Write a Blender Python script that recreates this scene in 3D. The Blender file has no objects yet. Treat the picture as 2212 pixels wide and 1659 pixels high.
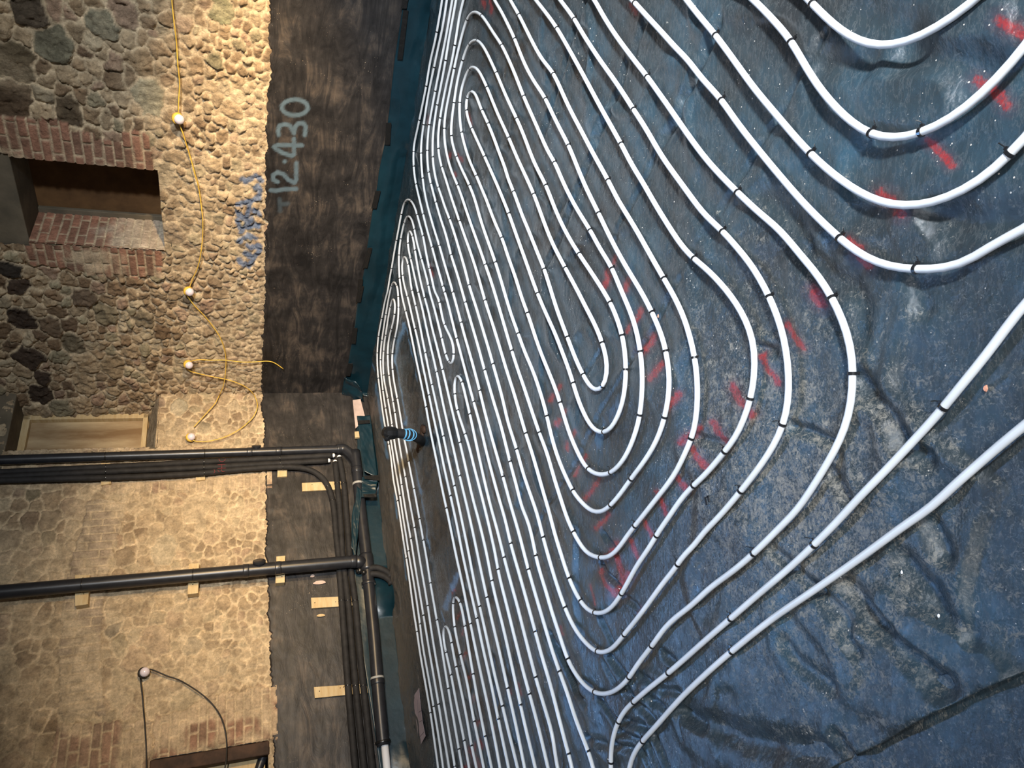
import bpy, math, random
import numpy as np
from mathutils import Vector, Matrix

S = bpy.context.scene
COL = S.collection
rng = np.random.default_rng(7)
random.seed(7)

# ------------------------------------------------------------------ camera
F = 1534.0; HOR = 530.0; H = 1.24
P = math.atan((1106 - HOR) / F)
cp, sp = math.cos(P), math.sin(P)
cam_d = bpy.data.cameras.new('camera'); cam = bpy.data.objects.new('camera', cam_d); COL.objects.link(cam)
cam_d.sensor_fit = 'HORIZONTAL'; cam_d.sensor_width = 36.0; cam_d.lens = F / 2212 * 36.0
cam_d.clip_start = 0.05; cam_d.clip_end = 100
cx = Vector((0, -sp, -cp)); cy = Vector((1, 0, 0)); cz = Vector((0, -cp, sp))
M = Matrix((cx, cy, cz)).transposed().to_4x4(); M.translation = Vector((0, 0, H))
cam.matrix_world = M
S.camera = cam

# ------------------------------------------------------------------ world, lights, exposure
W = bpy.data.worlds.new('world'); S.world = W; W.use_nodes = True
W.node_tree.nodes['Background'].inputs[0].default_value = (0.88, 0.78, 0.66, 1)
W.node_tree.nodes['Background'].inputs[1].default_value = 0.034

def lamp(name, kind, loc, target, energy, color, **kw):
    d = bpy.data.lights.new(name, kind); d.energy = energy; d.color = color
    for k, v in kw.items(): setattr(d, k, v)
    o = bpy.data.objects.new(name, d); COL.objects.link(o); o.location = loc
    o.rotation_euler = (Vector(target) - Vector(loc)).to_track_quat('-Z', 'Y').to_euler()
    return o
# daylight through the big opening behind the camera, on the right
lamp('daylight_opening', 'AREA', (2.1, -2.0, 2.35), (0.9, 4.0, 0), 88, (0.90, 0.95, 1.0), shape='RECTANGLE', size=0.30, size_y=0.4, spread=math.radians(66))
# soft fill light added above and behind the camera to lift the shade
lamp('soft_fill', 'AREA', (-0.8, -1.6, 3.6), (0.2, 1.7, 0), 12, (0.95, 0.96, 1.0), shape='RECTANGLE', size=2.4, size_y=1.6, spread=math.radians(62))
# narrow high window strip over the left wall, seen as blue glints in the membrane
a_ = lamp('high_window', 'AREA', (-1.60, 4.60, 4.2), (-1.60, 4.60, 0), 14, (0.24, 0.50, 1.0), shape='RECTANGLE', size=3.0, size_y=0.17, spread=math.radians(70))
zx = Vector((-1.9, 2.3, 0)).normalized(); zz = -(Vector((-0.45, 1.2, 0)) - Vector((-1.6, 4.6, 4.2))).normalized(); zx = (zx - zz * zx.dot(zz)).normalized(); zy = zz.cross(zx)
a_.rotation_euler = Matrix((zx, zy, zz)).transposed().to_euler()
# warm site floodlights standing right of the camera, aimed low at the walls
a_ = lamp('site_floodlight', 'SPOT', (2.45, 2.5, 1.25), (0.75, 6.5, 0.98), 640, (1.0, 0.69, 0.34), spot_size=math.radians(40), spot_blend=1.0, shadow_soft_size=0.05)
a_.scale = (2.3, 1, 1)
a_ = lamp('site_floodlight', 'SPOT', (0.9, 2.9, 1.6), (-1.7, 6.5, 1.25), 300, (1.0, 0.70, 0.37), spot_size=math.radians(50), spot_blend=1.0, shadow_soft_size=0.07)
a_.scale = (1.5, 1, 1)

vs = S.view_settings
vs.view_transform = 'Standard'; vs.look = 'None'; vs.gamma = 1.0; vs.use_curve_mapping = False
vs.exposure = 0.75

# ------------------------------------------------------------------ projection helpers
CAM = np.array([0, 0, H])
def ray(x, y):
    r = (829.5 - y) / F; d = (x - 1106) / F
    return np.array([r, cp - d * sp, -sp - d * cp])
def fl(x, y, z=0.0):
    v = ray(x, y); return CAM + v * (z - H) / v[2]
def project(Q):
    Q = np.asarray(Q, float).reshape(-1, 3) - CAM
    a = Q[:, 0]; fw = Q[:, 1] * cp - Q[:, 2] * sp; dn = -Q[:, 1] * sp - Q[:, 2] * cp
    return np.stack([1106 + F * dn / fw, 829.5 - F * a / fw], 1)
class Plane:
    def __init__(s, Pt, Q):
        s.P = Pt[:2].copy(); d = (Q - Pt)[:2]; s.d = d / np.linalg.norm(d)
        n = np.array([s.d[1], -s.d[0]])
        if np.dot(n, -s.P) < 0: n = -n
        s.n = n
    def hit(s, x, y, off=0.0):
        v = ray(x, y); t = np.dot(s.P + s.n * off, s.n) / np.dot(v[:2], s.n)
        X = CAM + v * t
        return X
    def uz(s, x, y, off=0.0):
        X = s.hit(x, y, off); return np.array([np.dot(X[:2] - s.P, s.d), X[2]])
    def at(s, u, z, off=0.0):
        q = s.P + s.d * u + s.n * off
        return np.array([q[0], q[1], z])
    def ats(s, u, z, off):
        q = s.P[None] + np.outer(u, s.d) + np.outer(off, s.n)
        return np.column_stack([q, z])
PA = Plane(fl(929, 0), fl(791, 850))
PB = Plane(fl(795, 880), fl(884, 1659))
# corner of the two walls
_m = np.array([PA.d, -PB.d]).T
_t = np.linalg.solve(_m, PB.P - PA.P); UA_C, UB_C = _t

# ------------------------------------------------------------------ noise
def _h(i, j, s):
    v = (i * 374761393 + j * 668265263 + s * 1274126177) & 0xffffffff
    v = ((v ^ (v >> 13)) * 1274126177) & 0xffffffff
    return ((v ^ (v >> 16)) & 0xffff) / 65535.0
def vn(x, y, s=0):
    x = np.asarray(x, float); y = np.asarray(y, float)
    i = np.floor(x).astype(np.int64); j = np.floor(y).astype(np.int64)
    a = x - i; b = y - j; a = a * a * (3 - 2 * a); b = b * b * (3 - 2 * b)
    return (_h(i, j, s) * (1 - a) + _h(i + 1, j, s) * a) * (1 - b) + (_h(i, j + 1, s) * (1 - a) + _h(i + 1, j + 1, s) * a) * b
def fbm(x, y, s=0, o=4):
    t = 0; a = 0.5; n = 0
    for k in range(o):
        t = t + a * vn(x * 2 ** k, y * 2 ** k, s + k * 17); n += a; a *= 0.5
    return t / n
def sst(a, b, x):
    t = np.clip((x - a) / (b - a), 0, 1); return t * t * (3 - 2 * t)

# ------------------------------------------------------------------ mesh helpers
def tag(o, label=None, cat=None, group=None, kind=None):
    if label: o['label'] = label
    if cat: o['category'] = cat
    if group: o['group'] = group
    if kind: o['kind'] = kind
    return o
def mesh(name, V, Fc, mat, parent=None, smooth=True, attrs=None):
    V = np.asarray(V, np.float32); me = bpy.data.meshes.new(name)
    if isinstance(Fc, np.ndarray):
        n, k = Fc.shape
        me.vertices.add(len(V)); me.vertices.foreach_set('co', V.ravel())
        me.loops.add(n * k); me.loops.foreach_set('vertex_index', Fc.ravel().astype(np.int32))
        me.polygons.add(n); me.polygons.foreach_set('loop_start', np.arange(0, n * k, k, dtype=np.int32))
        try: me.polygons.foreach_set('loop_total', np.full(n, k, dtype=np.int32))
        except Exception: pass
        me.update(calc_edges=True)
    else:
        me.from_pydata([tuple(map(float, v)) for v in V], [], [tuple(map(int, f)) for f in Fc])
    if attrs:
        for k, a in attrs.items():
            a = np.asarray(a, np.float32)
            if a.ndim == 2:
                at = me.attributes.new(k, 'FLOAT_COLOR', 'POINT')
                c = np.ones((len(V), 4), np.float32); c[:, :3] = a; at.data.foreach_set('color', c.ravel())
            else:
                at = me.attributes.new(k, 'FLOAT', 'POINT'); at.data.foreach_set('value', a)
    me.validate()
    if smooth: me.polygons.foreach_set('use_smooth', [True] * len(me.polygons))
    if mat: me.materials.append(mat)
    o = bpy.data.objects.new(name, me); COL.objects.link(o)
    if parent: o.parent = parent
    return o
def empty(name, loc):
    o = bpy.data.objects.new(name, None); COL.objects.link(o); o.location = Vector(loc); o.empty_display_size = 0.05
    bpy.context.view_layer.update()
    return o
def to_local(o, parent):
    # vertices were given in world coordinates: keep them there while parented to an Empty
    o.parent = parent; o.matrix_parent_inverse = Matrix.Translation(-Vector(parent.location)); return o
def grid_faces(nu, nv, keep=None):
    i = np.arange(nu - 1)[:, None]; j = np.arange(nv - 1)[None]
    a = (i * nv + j).ravel()
    f = np.stack([a, a + nv, a + nv + 1, a + 1], 1)
    if keep is not None: f = f[keep.ravel()]
    return f
def compact(V, Fc, attrs):
    used = np.unique(Fc); m = -np.ones(len(V), np.int64); m[used] = np.arange(len(used))
    return V[used], m[Fc], {k: np.asarray(a)[used] for k, a in attrs.items()}
def tube_data(pts, rad, n=12, cap=True):
    pts = np.asarray(pts, float); N = len(pts)
    r = np.full(N, rad) if np.isscalar(rad) else np.asarray(rad, float)
    T = np.gradient(pts, axis=0); T /= np.linalg.norm(T, axis=1)[:, None] + 1e-12
    up = np.array([0, 0, 1.0])
    if abs(T[0] @ up) > 0.95: up = np.array([1.0, 0, 0])
    a = np.cross(T[0], up); a /= np.linalg.norm(a)
    A = [a]
    for k in range(1, N):
        a = A[-1] - T[k] * (A[-1] @ T[k]); a /= np.linalg.norm(a) + 1e-12; A.append(a)
    A = np.array(A); B = np.cross(T, A)
    th = np.linspace(0, 2 * np.pi, n, endpoint=False)
    V = pts[:, None] + r[:, None, None] * (np.cos(th)[None, :, None] * A[:, None] + np.sin(th)[None, :, None] * B[:, None])
    V = V.reshape(-1, 3)
    Fc = []
    for k in range(N - 1):
        for j in range(n):
            j2 = (j + 1) % n
            Fc.append((k * n + j, k * n + j2, (k + 1) * n + j2, (k + 1) * n + j))
    if cap:
        Fc.append(tuple(range(n - 1, -1, -1))); Fc.append(tuple((N - 1) * n + j for j in range(n)))
    return V, Fc
class MB:
    def __init__(s): s.V = []; s.F = []
    def add(s, V, Fc):
        k = len(s.V); s.V += [tuple(v) for v in V]; s.F += [tuple(i + k for i in f) for f in Fc]; return s
    def tube(s, pts, r, n=12, cap=True): return s.add(*tube_data(pts, r, n, cap))
    def box(s, c, ax, ay, az):
        c = np.asarray(c, float); V = []
        for dx in (-1, 1):
            for dy in (-1, 1):
                for dz in (-1, 1): V.append(c + dx * np.asarray(ax) + dy * np.asarray(ay) + dz * np.asarray(az))
        return s.add(V, [(0, 1, 3, 2), (4, 6, 7, 5), (0, 4, 5, 1), (2, 3, 7, 6), (0, 2, 6, 4), (1, 5, 7, 3)])
    def lathe(s, base, axis, prof, n=20):
        base = np.asarray(base, float); axis = np.asarray(axis, float); axis /= np.linalg.norm(axis)
        pts = [base + axis * h for h, r in prof]; r = [max(r, 1e-4) for h, r in prof]
        a = np.cross(axis, [0.13, 0.31, 0.94]); a /= np.linalg.norm(a); b = np.cross(axis, a)
        th = np.linspace(0, 2 * np.pi, n, endpoint=False); V = []
        for p, q in zip(pts, r): V += [p + q * (math.cos(t) * a + math.sin(t) * b) for t in th]
        Fc = [(k * n + j, k * n + (j + 1) % n, (k + 1) * n + (j + 1) % n, (k + 1) * n + j) for k in range(len(pts) - 1) for j in range(n)]
        Fc.append(tuple(range(n - 1, -1, -1))); Fc.append(tuple((len(pts) - 1) * n + j for j in range(n)))
        return s.add(V, Fc)
    def build(s, name, mat, parent=None, smooth=True, bevel=0, auto=False):
        o = mesh(name, np.array(s.V), s.F, mat, None, smooth)
        if parent:
            if parent.type == 'EMPTY': to_local(o, parent)
            else: o.parent = parent; o.matrix_parent_inverse = parent.matrix_world.inverted()
        if bevel:
            b = o.modifiers.new('bevel', 'BEVEL'); b.width = bevel; b.segments = 2; b.limit_method = 'ANGLE'
        if auto:
            e = o.modifiers.new('es', 'EDGE_SPLIT'); e.split_angle = math.radians(40)
        return o
def sub(o, root_inv_parent):
    return o
def catmull(P_, step=6.0):
    P_ = np.asarray(P_, float); n = len(P_)
    if n < 3: 
        L = np.linalg.norm(P_[-1] - P_[0]); k = max(2, int(L / step)); return P_[0] + (P_[-1] - P_[0]) * np.linspace(0, 1, k)[:, None]
    Q = np.vstack([2 * P_[0] - P_[1], P_, 2 * P_[-1] - P_[-2]]); out = []
    for i in range(1, n):
        p0, p1, p2, p3 = Q[i - 1], Q[i], Q[i + 1], Q[i + 2]
        t0 = 0; t1 = np.linalg.norm(p1 - p0) ** .5 + 1e-9; t2 = t1 + np.linalg.norm(p2 - p1) ** .5 + 1e-9; t3 = t2 + np.linalg.norm(p3 - p2) ** .5 + 1e-9
        k = max(2, int(np.linalg.norm(p2 - p1) / step))
        t = np.linspace(t1, t2, k, endpoint=False)[:, None]
        a1 = (t1 - t) / (t1 - t0) * p0 + (t - t0) / (t1 - t0) * p1
        a2 = (t2 - t) / (t2 - t1) * p1 + (t - t1) / (t2 - t1) * p2
        a3 = (t3 - t) / (t3 - t2) * p2 + (t - t2) / (t3 - t2) * p3
        b1 = (t2 - t) / (t2 - t0) * a1 + (t - t0) / (t2 - t0) * a2
        b2 = (t3 - t) / (t3 - t1) * a2 + (t - t1) / (t3 - t1) * a3
        out.append((t2 - t) / (t2 - t1) * b1 + (t - t1) / (t2 - t1) * b2)
    out.append(P_[-1:])
    return np.vstack(out)
def smooth_line(L, it=4):
    L = L.copy()
    for _ in range(it):
        L[1:-1] = 0.25 * L[:-2] + 0.5 * L[1:-1] + 0.25 * L[2:]
    return L

# ------------------------------------------------------------------ materials
def new_mat(name):
    m = bpy.data.materials.new(name); m.use_nodes = True
    nt = m.node_tree; b = nt.nodes['Principled BSDF']; return m, nt, b
def N(nt, t, **kw):
    n = nt.nodes.new(t)
    for k, v in kw.items():
        if k in ('inp',):
            for a, b in v.items(): n.inputs[a].default_value = b
        else: setattr(n, k, v)
    return n
def plain(name, col, rough=0.5, spec=0.5, var=0.0, scale=20, bump=0.0, bscale=60, trans=0, col2=None, stretch=(1, 1, 1)):
    m, nt, b = new_mat(name); L = nt.links
    b.inputs['Base Color'].default_value = (*col, 1); b.inputs['Roughness'].default_value = rough
    b.inputs['Specular IOR Level'].default_value = spec
    if trans: b.inputs['Transmission Weight'].default_value = trans
    tc = N(nt, 'ShaderNodeTexCoord'); mp = N(nt, 'ShaderNodeMapping'); mp.inputs['Scale'].default_value = stretch
    L.new(tc.outputs['Object'], mp.inputs['Vector'])
    if var or col2:
        nz = N(nt, 'ShaderNodeTexNoise', inp={'Scale': scale, 'Detail': 5.0, 'Roughness': 0.6}); L.new(mp.outputs[0], nz.inputs['Vector'])
        mx = N(nt, 'ShaderNodeMix', data_type='RGBA')
        c2 = col2 if col2 else tuple(c * (1 - var) for c in col)
        mx.inputs[6].default_value = (*c2, 1); mx.inputs[7].default_value = (*[min(1, c * (1 + var * .5)) for c in col], 1)
        rp = N(nt, 'ShaderNodeMapRange', inp={1: 0.35, 2: 0.65}); L.new(nz.outputs[0], rp.inputs[0])
        L.new(rp.outputs[0], mx.inputs[0]); L.new(mx.outputs[2], b.inputs['Base Color'])
    if bump:
        n2 = N(nt, 'ShaderNodeTexNoise', inp={'Scale': bscale, 'Detail': 4.0}); L.new(mp.outputs[0], n2.inputs['Vector'])
        bp = N(nt, 'ShaderNodeBump', inp={'Strength': bump, 'Distance': 0.01}); L.new(n2.outputs[0], bp.inputs['Height']); L.new(bp.outputs[0], b.inputs['Normal'])
    return m

def mat_attr_wall():
    m, nt, b = new_mat('masonry'); L = nt.links
    at = N(nt, 'ShaderNodeAttribute', attribute_name='tint'); tc = N(nt, 'ShaderNodeTexCoord')
    n1 = N(nt, 'ShaderNodeTexNoise', inp={'Scale': 14.0, 'Detail': 8.0, 'Roughness': 0.68}); L.new(tc.outputs['Object'], n1.inputs['Vector'])
    n2 = N(nt, 'ShaderNodeTexNoise', inp={'Scale': 55.0, 'Detail': 8.0, 'Roughness': 0.72}); L.new(tc.outputs['Object'], n2.inputs['Vector'])
    r1 = N(nt, 'ShaderNodeMapRange', inp={1: 0.3, 2: 0.7, 3: 0.62, 4: 1.30}); L.new(n1.outputs[0], r1.inputs[0])
    r2 = N(nt, 'ShaderNodeMapRange', inp={1: 0.3, 2: 0.7, 3: 0.72, 4: 1.22}); L.new(n2.outputs[0], r2.inputs[0])
    mu = N(nt, 'ShaderNodeMath', operation='MULTIPLY'); L.new(r1.outputs[0], mu.inputs[0]); L.new(r2.outputs[0], mu.inputs[1])
    vm = N(nt, 'ShaderNodeVectorMath', operation='SCALE'); L.new(at.outputs['Color'], vm.inputs[0]); L.new(mu.outputs[0], vm.inputs['Scale'])
    L.new(vm.outputs[0], b.inputs['Base Color'])
    b.inputs['Roughness'].default_value = 0.88; b.inputs['Specular IOR Level'].default_value = 0.25
    n3 = N(nt, 'ShaderNodeTexNoise', inp={'Scale': 38.0, 'Detail': 10.0, 'Roughness': 0.7}); L.new(tc.outputs['Object'], n3.inputs['Vector'])
    bp = N(nt, 'ShaderNodeBump', inp={'Strength': 0.95, 'Distance': 0.022}); L.new(n3.outputs[0], bp.inputs['Height'])
    L.new(bp.outputs[0], b.inputs['Normal'])
    return m
def mat_coat():
    m, nt, b = new_mat('bitumen_coat'); L = nt.links
    tc = N(nt, 'ShaderNodeTexCoord'); at = N(nt, 'ShaderNodeAttribute', attribute_name='uvz')
    mp = N(nt, 'ShaderNodeMapping'); mp.inputs['Scale'].default_value = (1.6, 6.0, 1.0); L.new(at.outputs['Vector'], mp.inputs['Vector'])
    mp2 = N(nt, 'ShaderNodeMapping'); mp2.inputs['Scale'].default_value = (3.0, 2.2, 1.0); L.new(at.outputs['Vector'], mp2.inputs['Vector'])
    n1 = N(nt, 'ShaderNodeTexNoise', inp={'Scale': 1.4, 'Detail': 9.0, 'Roughness': 0.70, 'Distortion': 1.6}); L.new(mp.outputs[0], n1.inputs['Vector'])
    n2 = N(nt, 'ShaderNodeTexNoise', inp={'Scale': 1.0, 'Detail': 6.0, 'Roughness': 0.6}); L.new(mp2.outputs[0], n2.inputs['Vector'])
    mu = N(nt, 'ShaderNodeMath', operation='MULTIPLY'); L.new(n1.outputs[0], mu.inputs[0]); L.new(n2.outputs[0], mu.inputs[1])
    r = N(nt, 'ShaderNodeValToRGB'); L.new(mu.outputs[0], r.inputs[0])
    e = r.color_ramp.elements; e[0].position = 0.17; e[0].color = (0.010, 0.009, 0.009, 1); e[1].position = 0.42; e[1].color = (0.105, 0.082, 0.064, 1)
    x = e.new(0.26); x.color = (0.026, 0.023, 0.022, 1)
    # pale specks
    vo = N(nt, 'ShaderNodeTexVoronoi', inp={'Scale': 60.0}); L.new(tc.outputs['Object'], vo.inputs['Vector'])
    ns = N(nt, 'ShaderNodeTexNoise', inp={'Scale': 5.0}); L.new(tc.outputs['Object'], ns.inputs['Vector'])
    rs = N(nt, 'ShaderNodeMapRange', inp={1: 0.5, 2: 0.75, 3: 0.0, 4: 0.14}); L.new(ns.outputs[0], rs.inputs[0])
    lt = N(nt, 'ShaderNodeMath', operation='LESS_THAN'); L.new(vo.outputs['Distance'], lt.inputs[0]); L.new(rs.outputs[0], lt.inputs[1])
    mx = N(nt, 'ShaderNodeMix', data_type='RGBA'); L.new(lt.outputs[0], mx.inputs[0]); L.new(r.outputs[0], mx.inputs[6]); mx.inputs[7].default_value = (0.45, 0.36, 0.26, 1)
    # sprayed paint
    pt = N(nt, 'ShaderNodeAttribute', attribute_name='paint')
    mx2 = N(nt, 'ShaderNodeMix', data_type='RGBA'); L.new(pt.outputs['Fac'], mx2.inputs[0]); L.new(mx.outputs[2], mx2.inputs[6]); mx2.inputs[7].default_value = (0.085, 0.125, 0.155, 1)
    L.new(mx2.outputs[2], b.inputs['Base Color'])
    b.inputs['Roughness'].default_value = 0.5; b.inputs['Specular IOR Level'].default_value = 0.4
    bp = N(nt, 'ShaderNodeBump', inp={'Strength': 0.5, 'Distance': 0.012}); L.new(n1.outputs[0], bp.inputs['Height']); L.new(bp.outputs[0], b.inputs['Normal'])
    return m
def mat_membrane():
    m, nt, b = new_mat('blue_membrane'); L = nt.links
    tc = N(nt, 'ShaderNodeTexCoord')
    dirt = N(nt, 'ShaderNodeAttribute', attribute_name='dirt'); red = N(nt, 'ShaderNodeAttribute', attribute_name='red'); blu = N(nt, 'ShaderNodeAttribute', attribute_name='blue')
    big = N(nt, 'ShaderNodeTexNoise', inp={'Scale': 2.6, 'Detail': 6.0, 'Roughness': 0.62}); L.new(tc.outputs['Object'], big.inputs['Vector'])
    mid = N(nt, 'ShaderNodeTexNoise', inp={'Scale': 24.0, 'Detail': 9.0, 'Roughness': 0.72, 'Distortion': 0.4}); L.new(tc.outputs['Object'], mid.inputs['Vector'])
    fine = N(nt, 'ShaderNodeTexNoise', inp={'Scale': 95.0, 'Detail': 7.0, 'Roughness': 0.78, 'Distortion': 1.2}); L.new(tc.outputs['Object'], fine.inputs['Vector'])
    r0 = N(nt, 'ShaderNodeValToRGB'); L.new(big.outputs[0], r0.inputs[0])
    e = r0.color_ramp.elements; e[0].position = 0.32; e[0].color = (0.010, 0.014, 0.018, 1); e[1].position = 0.70; e[1].color = (0.017, 0.052, 0.080, 1)
    x = e.new(0.5); x.color = (0.013, 0.027, 0.037, 1)
    # film of dust, cement-grey
    a = N(nt, 'ShaderNodeMath', operation='MULTIPLY_ADD', inp={1: 0.36, 2: 0.0}); L.new(mid.outputs[0], a.inputs[0])
    a2 = N(nt, 'ShaderNodeMath', operation='MULTIPLY_ADD', inp={1: 0.64}); L.new(fine.outputs[0], a2.inputs[0]); L.new(a.outputs[0], a2.inputs[2])
    ad = N(nt, 'ShaderNodeMath', operation='MULTIPLY_ADD', inp={1: 0.20, 2: -0.10}); L.new(dirt.outputs['Fac'], ad.inputs[0])
    a3 = N(nt, 'ShaderNodeMath', operation='ADD'); L.new(a2.outputs[0], a3.inputs[0]); L.new(ad.outputs[0], a3.inputs[1])
    rr = N(nt, 'ShaderNodeMapRange', inp={1: 0.51, 2: 0.63, 3: 0.05, 4: 0.85}); L.new(a3.outputs[0], rr.inputs[0])
    m1 = N(nt, 'ShaderNodeMix', data_type='RGBA'); L.new(rr.outputs[0], m1.inputs[0]); L.new(r0.outputs[0], m1.inputs[6]); fr = N(nt, 'ShaderNodeAttribute', attribute_name='brown'); mbw = N(nt, 'ShaderNodeMix', data_type='RGBA'); L.new(fr.outputs['Fac'], mbw.inputs[0]); mbw.inputs[6].default_value = (0.25, 0.23, 0.19, 1); mbw.inputs[7].default_value = (0.15, 0.125, 0.10, 1); L.new(mbw.outputs[2], m1.inputs[7])  # far dust browner, with the walls' warm reflection put into its colour
    # red and blue spray marks, worn
    wr = N(nt, 'ShaderNodeMapRange', inp={1: 0.40, 2: 0.55, 3: 0.35, 4: 1.0}); L.new(fine.outputs[0], wr.inputs[0])
    mr = N(nt, 'ShaderNodeMath', operation='MULTIPLY'); L.new(red.outputs['Fac'], mr.inputs[0]); L.new(wr.outputs[0], mr.inputs[1])
    m2 = N(nt, 'ShaderNodeMix', data_type='RGBA'); L.new(mr.outputs[0], m2.inputs[0]); L.new(m1.outputs[2], m2.inputs[6]); m2.inputs[7].default_value = (0.22, 0.026, 0.028, 1)
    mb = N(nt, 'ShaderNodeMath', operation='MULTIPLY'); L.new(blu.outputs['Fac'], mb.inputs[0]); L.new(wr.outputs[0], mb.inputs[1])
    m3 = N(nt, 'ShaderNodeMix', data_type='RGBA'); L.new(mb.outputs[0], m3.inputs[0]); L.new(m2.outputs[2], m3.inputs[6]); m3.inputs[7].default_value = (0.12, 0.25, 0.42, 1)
    sc_m = N(nt, 'ShaderNodeMapping'); sc_m.inputs['Scale'].default_value = (1.0, 3.2, 1.0); sc_m.inputs['Rotation'].default_value = (0, 0, 0.5); L.new(tc.outputs['Object'], sc_m.inputs['Vector'])
    sn = N(nt, 'ShaderNodeTexNoise', inp={'Scale': 16.0, 'Detail': 8.0, 'Roughness': 0.7, 'Distortion': 0.3}); L.new(sc_m.outputs[0], sn.inputs['Vector'])
    s1 = N(nt, 'ShaderNodeMath', operation='SUBTRACT', inp={1: 0.5}); L.new(sn.outputs[0], s1.inputs[0]); s2 = N(nt, 'ShaderNodeMath', operation='ABSOLUTE'); L.new(s1.outputs[0], s2.inputs[0])
    s3 = N(nt, 'ShaderNodeMapRange', inp={1: 0.0, 2: 0.030, 3: 0.30, 4: 0.0}); L.new(s2.outputs[0], s3.inputs[0]); s4 = N(nt, 'ShaderNodeMath', operation='MULTIPLY'); L.new(s3.outputs[0], s4.inputs[0]); L.new(fine.outputs[0], s4.inputs[1])
    ms = N(nt, 'ShaderNodeMix', data_type='RGBA'); L.new(s4.outputs[0], ms.inputs[0]); L.new(m3.outputs[2], ms.inputs[6]); ms.inputs[7].default_value = (0.22, 0.22, 0.21, 1)
    m3 = ms
    # grit specks
    vo = N(nt, 'ShaderNodeTexVoronoi', inp={'Scale': 48.0}); L.new(tc.outputs['Object'], vo.inputs['Vector'])
    ns = N(nt, 'ShaderNodeTexNoise', inp={'Scale': 5.0, 'Detail': 4.0}); L.new(tc.outputs['Object'], ns.inputs['Vector'])
    rs = N(nt, 'ShaderNodeMapRange', inp={1: 0.45, 2: 0.75, 3: 0.035, 4: 0.15}); L.new(ns.outputs[0], rs.inputs[0])
    lt = N(nt, 'ShaderNodeMath', operation='LESS_THAN'); L.new(vo.outputs['Distance'], lt.inputs[0]); L.new(rs.outputs[0], lt.inputs[1])
    m4 = N(nt, 'ShaderNodeMix', data_type='RGBA'); L.new(lt.outputs[0], m4.inputs[0]); L.new(m3.outputs[2], m4.inputs[6]); m4.inputs[7].default_value = (0.46, 0.42, 0.37, 1)
    L.new(m4.outputs[2], b.inputs['Base Color'])
    ro = N(nt, 'ShaderNodeMapRange', inp={1: 0.46, 2: 0.58, 3: 0.15, 4: 0.50}); L.new(a3.outputs[0], ro.inputs[0]); L.new(ro.outputs[0], b.inputs['Roughness'])
    b.inputs['Specular IOR Level'].default_value = 0.5
    bs = N(nt, 'ShaderNodeMath', operation='ADD'); L.new(mid.outputs[0], bs.inputs[0]); L.new(lt.outputs[0], bs.inputs[1])
    b1 = N(nt, 'ShaderNodeBump', inp={'Strength': 0.46, 'Distance': 0.007}); L.new(bs.outputs[0], b1.inputs['Height'])
    b2 = N(nt, 'ShaderNodeBump', inp={'Strength': 0.6, 'Distance': 0.04}); L.new(big.outputs[0], b2.inputs['Height']); L.new(b1.outputs[0], b2.inputs['Normal'])
    L.new(b2.outputs[0], b.inputs['Normal'])
    return m

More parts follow.
